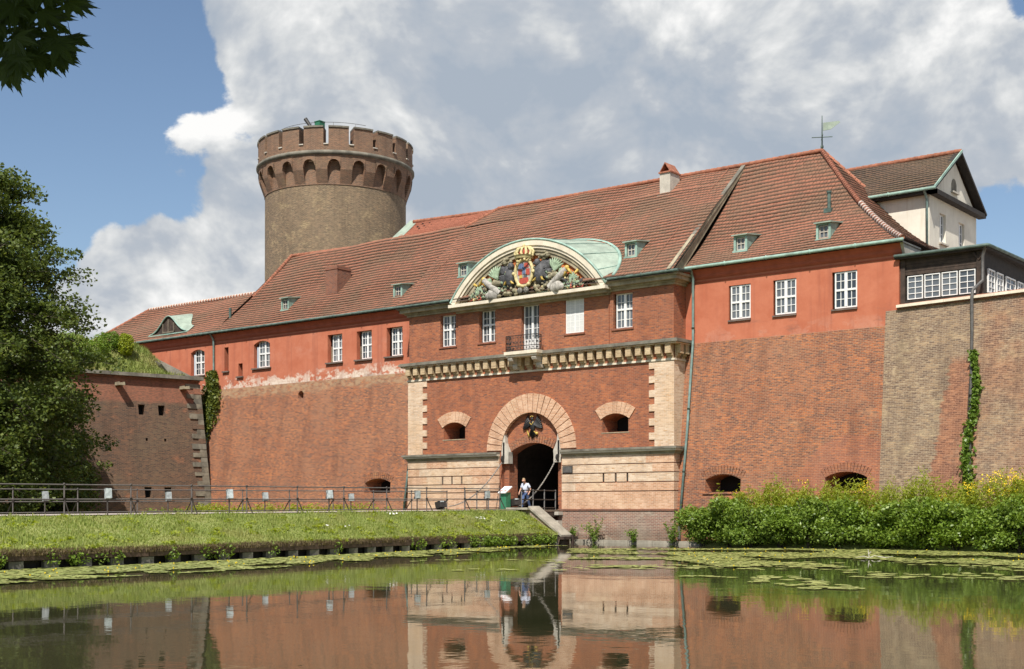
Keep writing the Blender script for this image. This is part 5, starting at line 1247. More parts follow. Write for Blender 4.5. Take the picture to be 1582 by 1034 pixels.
# ------------------------------------------------------------------ causeway: path, bank, edging
# rows run from the gate (v=-4.2) towards the viewer's left
VS = [-4.2, -6, -9, -11.6, -17, -23, -27.6, -32, -37.4, -42, -55, -75]
def lin(v, tab):
    for (a, x), (b, y) in zip(tab, tab[1:]):
        if b <= v <= a: return x + (y - x) * (v - a) / (b - a)
    return tab[-1][1] if v < tab[-1][0] else tab[0][1]
def u_path(v): return lin(v, [(-4.2, 2.75), (-12, 2.9), (-36, 4.0), (-75, 6.5)])
def u_rail(v): return u_path(v) - 0.55
def u_edge(v): return lin(v, [(-4.2, 5.35), (-6, 5.75), (-11.6, 5.85), (-17, 6.6), (-23, 7.5), (-27.6, 8.05), (-32, 8.8), (-37.4, 9.15), (-75, 14)])
def u_far(v): return lin(v, [(-4.2, -2.55), (-36, -2.2), (-75, -0.5)])
def z_path(v): return lin(v, [(-4.2, 1.80), (-12, 1.74), (-36, 1.58), (-75, 1.4)])
m = MB()
for a, b in zip(VS, VS[1:]):
    m.add([(u_far(a) - 0.4, a, z_path(a)), (u_far(b) - 0.4, b, z_path(b)), (u_path(b), b, z_path(b)), (u_path(a), a, z_path(a))])
m.build('path', 'path_gravel', kind='structure')
def bank_pt(v, t):                                 # t 0 at the path, 1 at the edging
    uu = u_path(v) - 0.1 + (u_edge(v) - u_path(v) + 0.05) * t; zt = z_path(v) - 0.02
    return (uu, v, zt + (0.50 - zt) * (t ** 1.15) + 0.05 * math.sin(v * 1.3 + t * 5) * t * (1 - t) * 2)
m = MB(); VV = list(np.arange(-4.3, -75, -0.75))
for a, b in zip(VV, VV[1:]):
    for i in range(6): m.add([bank_pt(a, i / 6), bank_pt(b, i / 6), bank_pt(b, (i + 1) / 6), bank_pt(a, (i + 1) / 6)])
for a, b in zip(VV, VV[1:]):
    q = lambda v, t: (u_far(v) - 0.3 - 3.0 * t, v, z_path(v) - 0.02 - (z_path(v) + 0.3) * t)
    m.add([q(a, 0), q(a, 1), q(b, 1), q(b, 0)])
m.build('grass_bank', 'grass_ground', smooth=True, kind='structure')
ed = thing('bank_edging', (7, -20, 0), 'dark timber waling on short concrete piles along the grassy bank', 'edging')
for a, b in zip(VS[1:-1], VS[2:]):
    n = max(1, round((a - b) / 3.0))
    for i in range(n):
        v0, v1 = a + (b - a) * i / n, a + (b - a) * (i + 1) / n - 0.0
        m = MB(); p = V(u_edge(v0), v0 - 0.015, 0.385); q = V(u_edge(v1), v1 + 0.015, 0.385); m.bar(p, q, 0.16, 0.23); m.build('waling', 'beam_rust', ed)
v = -5.2
while v > -45:
    m = MB(); u = u_edge(v); m.box(u - 0.14, u + 0.05, v - 0.24, v + 0.24, -1.0, 0.25); m.build('pile', 'pile_grey', ed); v -= 1.22
m = MB()
for a, b in zip(VS[1:], VS[2:]): m.add([(u_edge(a) - 0.30, a, -1), (u_edge(b) - 0.30, b, -1), (u_edge(b) - 0.25, b, 0.5), (u_edge(a) - 0.25, a, 0.5)])
m.build('sheeting', 'timber_black', ed)
# abutment at the end of the causeway
ab = thing('abutment', (3, -4, 0), 'sloping grey stone abutment ending the causeway in front of the gate', 'abutment')
m = MB(); q = [(1.9, 1.86), (3.55, 1.86), (5.5, 0.42), (5.5, -0.6), (1.9, -0.6)]
m.prism([(x, -4.55, z) for x, z in q], (0, 0.75, 0)); m.build('wing_wall', 'brick_plinth', ab)
for i in range(5):
    a = V(3.45, 0, 1.99).lerp(V(5.60, 0, 0.50), i / 5); b = V(3.45, 0, 1.99).lerp(V(5.60, 0, 0.50), (i + 0.985) / 5); m = MB()
    m.hexa([(a.x, -4.66, a.z - 0.12), (b.x, -4.66, b.z - 0.12), (b.x, -3.72, b.z - 0.12), (a.x, -3.72, a.z - 0.12), (a.x, -4.66, a.z), (b.x, -4.66, b.z), (b.x, -3.72, b.z), (a.x, -3.72, a.z)]); m.build('coping_slab', 'stone_kerb', ab)
m = MB(); m.box(2.1, 3.52, -4.85, -3.72, 1.80, 1.91); m.build('coping_slab', 'stone_kerb', ab)
m = MB(); m.box(2.3, 2.8, -7.5, -4.87, 1.70, 1.83); m.build('edge_stone', 'stone_kerb', ab)
m = MB(); m.box(-2.6, 2.4, -4.6, -3.75, -0.6, 1.78); m.build('abutment_body', 'brick_plinth', ab)
m = MB(); m.box(5.45, 5.95, -4.9, -3.7, 0.28, 0.42); m.box(5.85, 5.99, -4.2, -4.08, -0.5, 0.52); m.build('mooring_timber', 'timber_dark', ab)
# drawbridge
db = thing('drawbridge', (0, -2, 1.75), 'timber drawbridge deck with iron handrails at the gateway', 'bridge')
for i in range(13):
    m = MB(); v0 = -3.76 + i * 0.30; m.box(-2.1, 2.1, v0, v0 + 0.285, 1.70, 1.80); m.build('deck_plank', 'timber_grey', db)
for x in (-1.9, -0.7, 0.7, 1.95): m = MB(); m.box(x - 0.13, x + 0.13, -3.9, 0.2, 1.42, 1.695); m.build('beam', 'timber_dark', db)
m = MB(); m.box(1.9, 2.35, -0.55, -0.1, 1.50, 1.69); m.build('bearing_block', 'stone_pale', db)
m = MB(); m.box(2.0, 2.3, -0.5, -0.12, 0.9, 1.2); m.build('bearing_block', 'stone_pale', db)
def rail_run(root, pts, hs, post_h, spacing, r=0.03, brace=None, name='post', mat='rail_iron'):
    pts = [Vector(p) for p in pts]
    m = MB()
    for h in hs:
        for a, b in zip(pts, pts[1:]): m.tube([a + V(0, 0, h), b + V(0, 0, h)], r, 6)
    m.build('rails', mat, root, smooth=True)
    tot = 0
    for a, b in zip(pts, pts[1:]):
        n = max(1, round((b - a).length / spacing))
        for i in range(n + (1 if b is pts[-1] else 0)):
            p = a.lerp(b, i / n); m = MB(); m.tube([p - V(0, 0, 0.1), p + V(0, 0, post_h)], r * 1.05, 6); m.blob((p.x, p.y, p.z + post_h), r * 1.8, r * 1.8, r * 1.8, 6, 4); po = m.build(name, mat, root, smooth=True)
            if brace:
                m = MB(); m.tube([p + V(0, 0, post_h * 0.55), p + V(*brace) - V(0, 0, 0.05)], r * 0.9, 6); m.tube([p + V(0, 0, post_h * 0.55) , p + V(0.02, 0, post_h * 0.5)], r * 2, 6); m.build('brace', mat, po, smooth=True)
rail_run(db, [(2.0, -3.4, 1.8), (2.0, -0.35, 1.8)], (0.10, 0.55, 1.05), 1.05, 0.95, 0.032, mat='iron_grey')
rail_run(db, [(-2.0, -3.4, 1.8), (-2.0, -0.35, 1.8)], (0.10, 0.55, 1.05), 1.05, 0.95, 0.032, mat='iron_grey')
near = [(u_rail(v), v, z_path(v)) for v in (-5.5, -8.4, -11.3, -14.2, -17.1, -20.0, -22.9, -25.8, -28.7, -31.6, -34.5, -37.4, -40.3)]
far = [(u_far(v), v, z_path(v)) for v in (-4.3, -7.2, -10.1, -13.0, -15.9, -18.8, -21.7, -24.6, -27.5, -30.4, -33.3)]
nr = thing('path_railing', near[0], 'iron post railing along the water side of the path, in front', 'railing', 'path railings')
rail_run(nr, near, (0.57, 1.10), 1.12, 3.0, 0.028, brace=(0.45, -0.05, 0))
fr_ = thing('path_railing', far[0], 'iron post railing along the far side of the path, behind', 'railing', 'path railings')
rail_run(fr_, far, (0.06, 0.5, 1.0), 1.02, 3.0, 0.026, brace=(-0.42, -0.05, 0))
# floodlights clamped to the railings
def floodlight(px, side, label, tilt=0.25, h=0.78):
    # stand on the railing where the bearing meets it
    best = None
    for v in np.arange(-40, -4.5, 0.05):
        u = u_rail(v) if side == 'n' else u_far(v)
        X = (u - CAM.x) * RX + (v - CAM.y) * RY; Z = (u - CAM.x) * FX + (v - CAM.y) * FY
        e = abs(791 + 1985 * X / Z - px)
        if best is None or e < best[0]: best = (e, u, v)
    _, u, v = best; z = z_path(v)
    o = thing('floodlight', (u, v, z), label, 'floodlight', 'floodlights along the path railings')
    t = math.sin(tilt) * 0.20; c = V(u + 0.04, v, z + h)
    m = MB(); m.obox(c, V(0.09, -0.02, 0.02), V(0.03, 0.10, 0), V(t * 0.5 - 0.02, -t * 0.4, 0.18)); m.build('housing', 'lamp_housing', o)
    m = MB(); m.obox(c + V(-0.10, 0.03, 0.04), V(0.03, -0.01, 0.0), V(0.03, 0.10, 0), V(t * .5 - .02, -t * .4, 0.17)); m.build('visor', 'iron_grey', o)
    m = MB(); m.tube([(u, v, z), (u, v, z + h - 0.1)], 0.03, 6); m.tube([(u, v, z + h - 0.2), c], 0.035, 6); m.build('bracket', 'rail_iron', o)
    m = MB(); m.obox(c + V(-0.12, 0.05, -0.14), V(0.09, -0.03, 0), V(0.03, 0.09, 0), V(0, 0, 0.06)); m.build('gear_box', 'iron', o)
floodlight(70, 'f', 'pale floodlight box on the far railing, leftmost of all', 0.3, 0.72)
floodlight(166, 'n', 'white floodlight box on the near railing in front of the shaded bastion wall', -0.2)
floodlight(260, 'f', 'pale floodlight box on the far railing beside a bastion loophole', 0.1, 0.72)
floodlight(354, 'n', 'tilted white floodlight box on the near railing just right of the bastion corner', -0.5)
floodlight(409, 'f', 'small grey floodlight box on the far railing before the left wing, nearer the bastion', 0.0, 0.72)
floodlight(508, 'n', 'white floodlight box on the near railing below the middle of the left wing', -0.4)
floodlight(542, 'f', 'small grey floodlight box on the far railing just left of the low embrasure', 0.1, 0.68)
floodlight(644, 'n', 'grey floodlight box on the near railing at the left corner of the gatehouse', 0.2)
floodlight(752, 'n', 'pale floodlight box on the near railing closest to the gateway', 0.35)
def spotlight(u, v, z, label):
    o = thing('spotlight', (u, v, z), label, 'spotlight', 'spotlights on the ground by the gate')
    m = MB(); m.obox((u, v, z + 0.28), V(0.22, -0.05, 0.05), V(0.06, 0.2, 0.0), V(-0.04, 0, 0.17)); m.build('housing', 'iron', o)
    m = MB(); m.obox((u + 0.05, v - 0.08, z + 0.40), V(0.16, -0.04, 0.06), V(0.03, 0.1, 0), V(-0.01, 0, 0.03)); m.build('glass_front', 'lamp_housing', o)
    m = MB(); m.bar((u - 0.24, v, z), (u - 0.24, v, z + 0.3), 0.04); m.bar((u + 0.24, v, z), (u + 0.24, v, z + 0.3), 0.04); m.box(u - 0.26, u + 0.26, v - 0.05, v + 0.05, z, z + 0.04); m.build('yoke', 'iron', o)
spotlight(-2.2, -5.2, z_path(-5.2), 'black spotlight on the path at the foot of the cream bands left of the gate')
spotlight(2.0, -3.95, 1.91, 'black and white spotlight at the feet of the walking person')
# information stand
st = thing('information_stand', (1.75, -4.4, 1.80), 'green information stand with sloping white panel beside the gate', 'sign')
m = MB(); m.box(1.56, 1.96, -4.66, -4.28, 1.80, 2.72); m.build('pedestal', 'sign_green', st)
m = MB(); m.hexa([(1.50, -4.78, 2.66), (2.02, -4.78, 2.66), (2.02, -4.20, 3.0), (1.50, -4.20, 3.0), (1.50, -4.80, 2.71), (2.02, -4.80, 2.71), (2.02, -4.22, 3.05), (1.50, -4.22, 3.05)]); pn_ = m.build('panel', 'sign_white', st)
m = MB()
for x in (1.58, 1.82): m.hexa([(x, -4.70, 2.755), (x + 0.12, -4.70, 2.755), (x + 0.12, -4.60, 2.814), (x, -4.60, 2.814), (x, -4.70, 2.775), (x + 0.12, -4.70, 2.775), (x + 0.12, -4.60, 2.834), (x, -4.60, 2.834)])
m.build('panel_print', 'relief_red', pn_)
# ------------------------------------------------------------------ person walking out of the gate
def skinned(name, verts, edges, radii, mat, parent, xf, root=0):
    o0 = ORG[parent.name] if parent else Vector((0, 0, 0))
    me = bpy.data.meshes.new(name); me.from_pydata([tuple(xf(v) - o0) for v in verts], edges, [])
    me.materials.append(MATS[mat]); ob = bpy.data.objects.new(name, me); COL.objects.link(ob); ob.parent = parent; ORG[ob.name] = o0.copy()
    md = ob.modifiers.new('skin', 'SKIN'); md.use_smooth_shade = True
    sv = me.skin_vertices[0].data
    for i, r in enumerate(radii): sv[i].radius = (r, r) if isinstance(r, (int, float)) else r; sv[i].use_root = (i == root)
    sb = ob.modifiers.new('smooth', 'SUBSURF'); sb.levels = 2; sb.render_levels = 2
    return ob
PW = V(1.25, -2.05, 1.80); pf = V(0.10, -1.0, 0).normalized(); prt = V(pf.y, -pf.x, 0) * 1.0
def pxf(v): return PW + prt * v[0] + pf * v[1] + V(0, 0, v[2])
pe = thing('person', PW, 'person in pale shirt and blue jeans walking out of the gate, head bowed', 'person')
Bv = [(0, 0, .94), (0, .02, 1.12), (0, .06, 1.33), (0, .10, 1.45), (0, .17, 1.53), (0, .24, 1.59), (0, .25, 1.66)]
Br = [.13, .12, .135, .055, .075, .095, .06]
Be = [(0, 1), (1, 2), (2, 3), (3, 4), (4, 5), (5, 6)]
def limb(start, pts, rs):
    prev = start
    for p, r in zip(pts, rs):
        Bv.append(p); Br.append(r); Be.append((prev, len(Bv) - 1)); prev = len(Bv) - 1
    return prev
for s in (-1, 1):
    e = limb(2, [(s * .18, .06, 1.38), (s * .29, .02 + .05 * s, 1.12), (s * .27, .17 + .09 * s, .93), (s * .255, .21 + .09 * s, .87)], [.055, .045, .033, .032])
    bx = Bv[e]
    for k, (dx, dy, L_) in enumerate(((-.02, .02, .075), (-.008, .03, .085), (.006, .025, .08), (.02, .015, .065))):
        limb(e, [(bx[0] + dx * s, bx[1] + dy, bx[2] - L_ * .55), (bx[0] + dx * s, bx[1] + dy * .5, bx[2] - L_)], [.010, .008])
    limb(e, [(bx[0] - .03 * s, bx[1] + .035, bx[2] - .01), (bx[0] - .03 * s, bx[1] + .05, bx[2] - .045)], [.010, .008])
    f = .24 * s
    limb(0, [(s * .095, 0, .88), (s * .10, .05 + f * .6, .50), (s * .10, f * 1.1 - .02, .09), (s * .105, f * 1.1 + .14, .035)], [.095, .06, .042, .032])
limb(5, [(0, .345, 1.56)], [.016]); limb(5, [(.10, .23, 1.595)], [.018]); limb(5, [(-.10, .23, 1.595)], [.018])
skinned('body', Bv, Be, Br, 'skin', pe, pxf)
skinned('shirt', [(0, 0, .88), (0, .02, 1.12), (0, .06, 1.32), (0, .09, 1.42), (.18, .06, 1.39), (.27, .05, 1.17), (-.18, .06, 1.39), (-.27, -.01, 1.17)], [(0, 1), (1, 2), (2, 3), (2, 4), (4, 5), (2, 6), (6, 7)], [(.165, .165), (.155, .155), .165, .07, .08, .075, .08, .075], 'shirt', pe, pxf)
skinned('trousers', [(0, 0, .95), (.095, 0, .86), (.10, .20, .50), (.10, .25, .10), (-.095, 0, .86), (-.10, -.09, .50), (-.10, -.28, .10)], [(0, 1), (1, 2), (2, 3), (0, 4), (4, 5), (5, 6)], [.145, .115, .082, .065, .115, .082, .065], 'jeans', pe, pxf)
skinned('shoe', [(.10, .20, .05), (.105, .31, .04), (.105, .42, .05)], [(0, 1), (1, 2)], [.055, .05, .035], 'shoe', pe, pxf)
skinned('shoe', [(-.10, -.31, .08), (-.105, -.21, .05), (-.105, -.11, .03)], [(0, 1), (1, 2)], [.055, .05, .035], 'shoe', pe, pxf)
skinned('hair', [(0, .17, 1.58), (0, .19, 1.65), (0, .25, 1.69), (0, .30, 1.665)], [(0, 1), (1, 2), (2, 3)], [.075, .085, .075, .045], 'hair', pe, pxf)
m = MB(); c = pxf((.06, .19, 1.02)); m.obox(c, prt * .06, pf * .035, V(0, 0, .05)); m.tube([pxf((.06, .23, 1.02)), pxf((.06, .28, 1.0))], .032, 8)
m.build('camera_body', 'iron', label='small black camera hanging in front of the walking person', cat='camera')

# ------------------------------------------------------------------ foliage helpers
def unit(a): return a / np.maximum(np.linalg.norm(a, axis=1, keepdims=True), 1e-9)
def leaf_quads(c, size, aspect=0.55, up=0.5, droop=0.0):
    """one rhombic leaf per centre; normals lean upwards by `up`"""
    n = len(c); nr = unit(rng.normal(size=(n, 3)) + np.array([0, 0, up * 2.0]))
    t = rng.normal(size=(n, 3)); t[:, 2] -= droop; t = unit(t - nr * np.sum(t * nr, 1, keepdims=True)); b = np.cross(nr, t)
    s = (np.asarray(size) * rng.uniform(0.65, 1.3, n))[:, None]
    v = np.stack([c - t * s * .5, c + b * s * aspect * .5 - nr * s * .06, c + t * s * .5, c - b * s * aspect * .5 - nr * s * .06], 1).reshape(-1, 3)
    return v, np.arange(n * 4).reshape(-1, 4)
def foliage(name, c, size, mat, parent=None, kind=None, label=None, cat=None, **k):
    v, f = leaf_quads(np.asarray(c, float), size, **k); return arr_obj(name, v, f, mat, parent, kind, False, label, cat)
def blades(base, h, w_, lean=0.45):
    n = len(base); a = rng.uniform(0, 2 * PI, n); h = (np.asarray(h) * rng.uniform(0.5, 1.35, n))[:, None]
    d = np.stack([np.cos(a), np.sin(a), np.zeros(n)], 1); s = np.stack([-np.sin(a), np.cos(a), np.zeros(n)], 1) * w_ / 2
    tip = base + np.array([0, 0, 1.0]) * h + d * h * rng.uniform(0, lean, n)[:, None]; mid = base + np.array([0, 0, 0.55]) * h + d * h * 0.12
    v = np.stack([base - s, base + s, mid + s * .8, tip, mid - s * .8], 1).reshape(-1, 3)
    i = np.arange(n)[:, None] * 5; f = np.concatenate([i + np.array([0, 1, 2, 4]), i + np.array([4, 2, 3, 3])], 1).reshape(-1, 4)
    # tip as a triangle: rebuild with pure triangles
    f = np.concatenate([i + np.array([0, 1, 2]), i + np.array([0, 2, 4]), i + np.array([4, 2, 3])], 1).reshape(-1, 3)
    return v, f
def ball(n, shell=0.5):
    p = unit(rng.normal(size=(n, 3))); r = np.where(rng.random(n) < shell, rng.uniform(0.8, 1.02, n), rng.uniform(0.2, 1, n) ** 0.5); return p * r[:, None]

# ------------------------------------------------------------------ grass on the bank, weeds
n = 52000; v_ = -4.6 - 41 * rng.random(n) ** 1.0; t_ = rng.random(n) ** 0.9
B_ = np.array([bank_pt(a, b) for a, b in zip(v_, t_)])
hh = 0.08 + 0.04 * np.sin(v_ * 1.7) * np.sin(t_ * 9 + v_) + 0.05 * (rng.random(n) < 0.12)
v, f = blades(B_, hh, 0.035); arr_obj('grass', v, f, 'grass_blade', None, 'stuff', label='short green grass covering the causeway bank', cat='grass')
n = 16000; v_ = -5.6 - 39 * rng.random(n); t_ = 0.955 + 0.085 * rng.random(n); B_ = np.array([bank_pt(a, b) for a, b in zip(v_, t_)]); B_[:, 2] += 0.02
v, f = blades(B_, 0.12, 0.03, 1.6); v[:, 2] -= 0.05; arr_obj('dry_grass', v, f, 'grass_dry', None, 'stuff', label='brownish dry grass fringe hanging over the bank edging', cat='grass')
c = []
for k in range(170):
    a, b = -4.8 - 40 * rng.random(), rng.random() ** 0.5
    p = np.array(bank_pt(a, b)); q = ball(26, .3) * np.array([.22, .22, .10]) + p + np.array([0, 0, .08]); c.append(q)
foliage('bank_weeds', np.concatenate(c), 0.13, 'leaf_lime', kind='stuff', label='broad leaved weeds scattered over the grassy bank', cat='weeds', up=.7)
c = []
for k in range(80):
    a = -5.4 - 7 * rng.random() if k < 45 else -5 - 36 * rng.random(); p = np.array([u_edge(a) + 0.05, a, 0.32]); c.append(ball(60, .3) * np.array([.22, .3, .26]) + p)
foliage('edge_weeds', np.concatenate(c), 0.12, 'leaf_bush', kind='stuff', label='leafy weeds hanging over the waling towards the water', cat='weeds', up=.5)
c = []
for (v0, t0, k) in ((-9.3, .45, 22), (-15.0, .22, 16), (-20.5, .62, 10), (-7.7, .55, 10)):
    p = np.array(bank_pt(v0, t0)); c.append(rng.normal(size=(k, 3)) * np.array([.18, .4, .03]) + p + np.array([0, 0, .14]))
c = np.concatenate(c); v = []; 
arr = leaf_quads(c, 0.085, 1.0, 1.5); arr_obj('daisies', arr[0], arr[1], 'flower_white', None, 'stuff', label='small white flowers in the bank grass', cat='flowers')
# weeds at the foot of the left wall
c = []
for k in range(150):
    u0 = rng.uniform(-29.5, -9.9); h_ = rng.uniform(.5, 1.15); p = np.array([u0, rng.uniform(-1.6, -.3), 1.2]); c.append(ball(80, .3) * np.array([.4, .35, h_ / 2]) + p + np.array([0, 0, h_ / 2]))
foliage('wall_weeds', np.concatenate(c), 0.14, 'leaf_lime', kind='stuff', label='yellow-green weeds along the foot of the left wing wall', cat='weeds', up=.5)
c = []
for k in range(22):
    p = fc + fd * rng.uniform(2, 26) + fn * rng.uniform(1.5, 2.6); c.append(ball(150, .3) * np.array([.6, .6, .55]) + np.array([p.x, p.y, 1.4]))
foliage('foot_weeds', np.concatenate(c), 0.15, 'leaf_bush', kind='stuff', label='green weeds growing at the foot of the bastion wall', cat='weeds', up=.5)
m = MB()
for i in range(30):
    a = fc + fd * (i * 2) + fn * 0.4; b = fc + fd * (i * 2 + 2) + fn * 0.4; d_ = fn * 3.6; m.add([(a.x, a.y, 1.2), (b.x, b.y, 1.2), (b.x + d_.x, b.y + d_.y, 0.3), (a.x + d_.x, a.y + d_.y, 0.3)]); e_ = fn * 4.6; m.add([(a.x + d_.x, a.y + d_.y, 0.3), (b.x + d_.x, b.y + d_.y, 0.3), (b.x + e_.x, b.y + e_.y, -0.4), (a.x + e_.x, a.y + e_.y, -0.4)])
m.build('bastion_berm', 'grass_ground', kind='structure')

# ------------------------------------------------------------------ bushes at the water's edge on the right
bl = ['leftmost rounded green bush below the left low embrasure', 'green leafy bush just right of the leftmost bush by the wall', 'green bush just right of the left low embrasure', 'bushy green shrub midway between the two low embrasures',
      'dense green bush left of the right low embrasure', 'green bush directly below the right low embrasure', 'tall green bush right of the right low embrasure', 'green bush where the red brick meets the yellow rampart brick',
      'green bush below the yellow rampart brick', 'green bush below the red patch of the rampart', 'green bush at the foot of the climbing ivy on the rampart', 'green bush right of the ivy at the rampart foot', 'rightmost green bush at the rampart foot']
for i, lab in enumerate(bl):
    u0 = 12.25 + i * 1.42; wv = 0.05 if u0 < 21 else -0.134 * (u0 - 21) - 0.05
    v0 = wv - 1.95 + 0.25 * math.sin(i * 2.1) if u0 < 19 else wv - 1.55 + 0.15 * math.sin(i * 2.1)
    hh = 2.2 + 0.28 * math.sin(i * 1.7 + 0.6) if i else 1.95
    b = thing('bush', (u0, v0, 0.1), lab, 'bush', 'bushes at the foot of the right walls')
    c = []
    for k in range(30):
        q = unit(rng.normal(size=(1, 3)))[0]; r_ = rng.uniform(.22, .55); zc = .30 + (hh - .55) * rng.random() ** .8; wd = .95 * math.sqrt(max(.12, 1 - ((zc - hh * .42) / (hh * .62)) ** 2))
        c.append(rng.normal(size=(int(200 * (r_ / .4) ** 2), 3)) * .06 + ball(int(200 * (r_ / .4) ** 2), .35) * np.array([r_ * 1.15, r_ * 1.15, r_ * .85]) + np.array([u0 + q[0] * wd, v0 + q[1] * wd, zc]))
    c.append(ball(900, .2) * np.array([.8, .8, hh * .42]) + np.array([u0, v0, hh * .45])); c = np.concatenate(c); c = c[c[:, 2] > .08]
    foliage('leaves', c, 0.16, 'leaf_bush', b, up=.55)
    m = MB()
    for k in range(7):
        a = rng.uniform(0, 2 * PI); m.tube([(u0 + .1 * math.cos(a), v0 + .1 * math.sin(a), 0.0), (u0 + .3 * math.cos(a), v0 + .3 * math.sin(a), hh * .5), (u0 + .6 * math.cos(a), v0 + .6 * math.sin(a), hh * .9)], [.03, .02, .008], 5)
    m.build('stems', 'bark', b)
c = []; yc = []; gc = []
for k in range(950):                               # tall feathery plants behind the bushes
    u0 = rng.uniform(12.6, 30); wv = 0.05 if u0 < 21 else -0.134 * (u0 - 21)
    top = (2.2 if u0 < 13.8 else 2.6 if u0 < 20.2 else 2.75) + .22 * math.sin(u0 * 1.7) + .18 * math.sin(u0 * 4.1 + 1) + rng.normal() * .30; v0 = wv - rng.uniform(.4, 1.7)
    zs = 1.0 + (top - 1.0) * rng.random(42) ** .8; c.append(np.stack([u0 + rng.normal(size=42) * .09 + .05 * (zs - 1), v0 + rng.normal(size=42) * .09, zs], 1))
    if rng.random() < (.22 if u0 > 25.3 else .012): gc.append(np.stack([u0 + rng.normal(size=22) * .13, v0 + rng.normal(size=22) * .1, top + rng.uniform(-.22, .12, 22)], 1))
foliage('tall_weeds', np.concatenate(c), 0.17, 'leaf_lime', kind='stuff', label='tall feathery yellow-green weeds rising behind the bushes', cat='weeds', aspect=.28, up=.1)
foliage('goldenrod', np.concatenate(gc), 0.075, 'flower_yellow', kind='stuff', label='yellow goldenrod flower heads above the bushes', cat='flowers', aspect=.8, up=.4)
for (u0, v0, hh, ww, lab) in ((3.3, -0.55, .75, .25, 'small weed on the plinth near the abutment'), (4.75, -0.5, 1.25, .42, 'largest leafy weed growing from the gatehouse plinth above the water'), (7.3, -0.5, .6, .3, 'low weed on the water kerb right of the largest plinth weed'), (9.7, -0.6, .95, .45, 'yellowish weed at the foot of the downpipe beside the gatehouse')):
    p = thing('weed_plant', (u0, v0, .1), lab, 'plant', 'weeds on the gatehouse plinth')
    c = []
    for k in range(int(9 * ww / .3)):
        a = rng.normal() * ww * .75; zt = hh * rng.uniform(.45, 1.1); tt = rng.random((46, 1)) ** .8; c.append(np.array([u0, v0, .12]) + tt * np.array([a, rng.normal() * ww * .4 - .1, zt]) + rng.normal(size=(46, 3)) * .055)
    c = np.concatenate(c)
    foliage('leaves', c, 0.11, 'leaf_bush' if ww > .35 and u0 < 9 else 'leaf_ivy', p, up=.4)
    m = MB(); m.tube([(u0, v0 + .1, .1), (u0 + .05, v0, .1 + hh)], [.02, .006], 5); m.build('stem', 'bark', p)

# ------------------------------------------------------------------ climbing ivy
iv = thing('ivy', (-29.8, 1.0, 6.8), 'dark climbing ivy with yellow leaves around the downpipe on the left wing', 'ivy', 'climbing ivy')
c = []
for k in range(3600):
    z = rng.uniform(6.6, 11.75); wd = 0.38 + 0.85 * min(1, max(0, (11.9 - z) / 3.2)) if z > 8.2 else 0.95 * (z - 6.3) / 1.9
    u = -29.85 + rng.normal() * wd * .45 - (0.35 if z < 9 else 0); c.append((u, vb(z) - rng.uniform(.04, .36) if z < 10.4 else 1.2 - rng.uniform(.04, .36), z))
foliage('leaves', c, 0.21, 'leaf_ivy_old', iv, aspect=.85, up=.15, droop=.6)
m = MB(); m.tube([(-30.3, vb(1.5) - .1, 1.4), (-30.2, vb(6) - .1, 6.5), (-29.9, vb(9) - .08, 9), (-29.75, 1.1, 11.5)], [.05, .04, .03, .015], 6); m.build('stem', 'bark', iv)
iv = thing('ivy', Sr(sp_ - .2, 2.5, -.1), 'bright green ivy climbing the downpipe on the rampart wall', 'ivy', 'climbing ivy')
c = []
for k in range(1500):
    z = rng.uniform(2.3, 8.95); wd = .12 + .12 * (9 - z) / 6.5; s_ = sp_ - .12 + .16 * math.sin(z * 1.1) + .10 * (9 - z) / 6 * 0 + rng.normal() * wd * .62 - (9 - z) * .012
    p = Sr(s_, z, -rng.uniform(.05, .30)); c.append(p)
foliage('leaves', c, 0.17, 'leaf_ivy', iv, aspect=.9, up=.2, droop=.7)
m = MB(); m.tube([Sr(sp_ - .3, .8, -.12), Sr(sp_ - .2, 4, -.12), Sr(sp_ - .35, 6.5, -.12), Sr(sp_ - .28, 8.8, -.12)], [.05, .04, .03, .01], 6); m.build('stem', 'bark', iv)

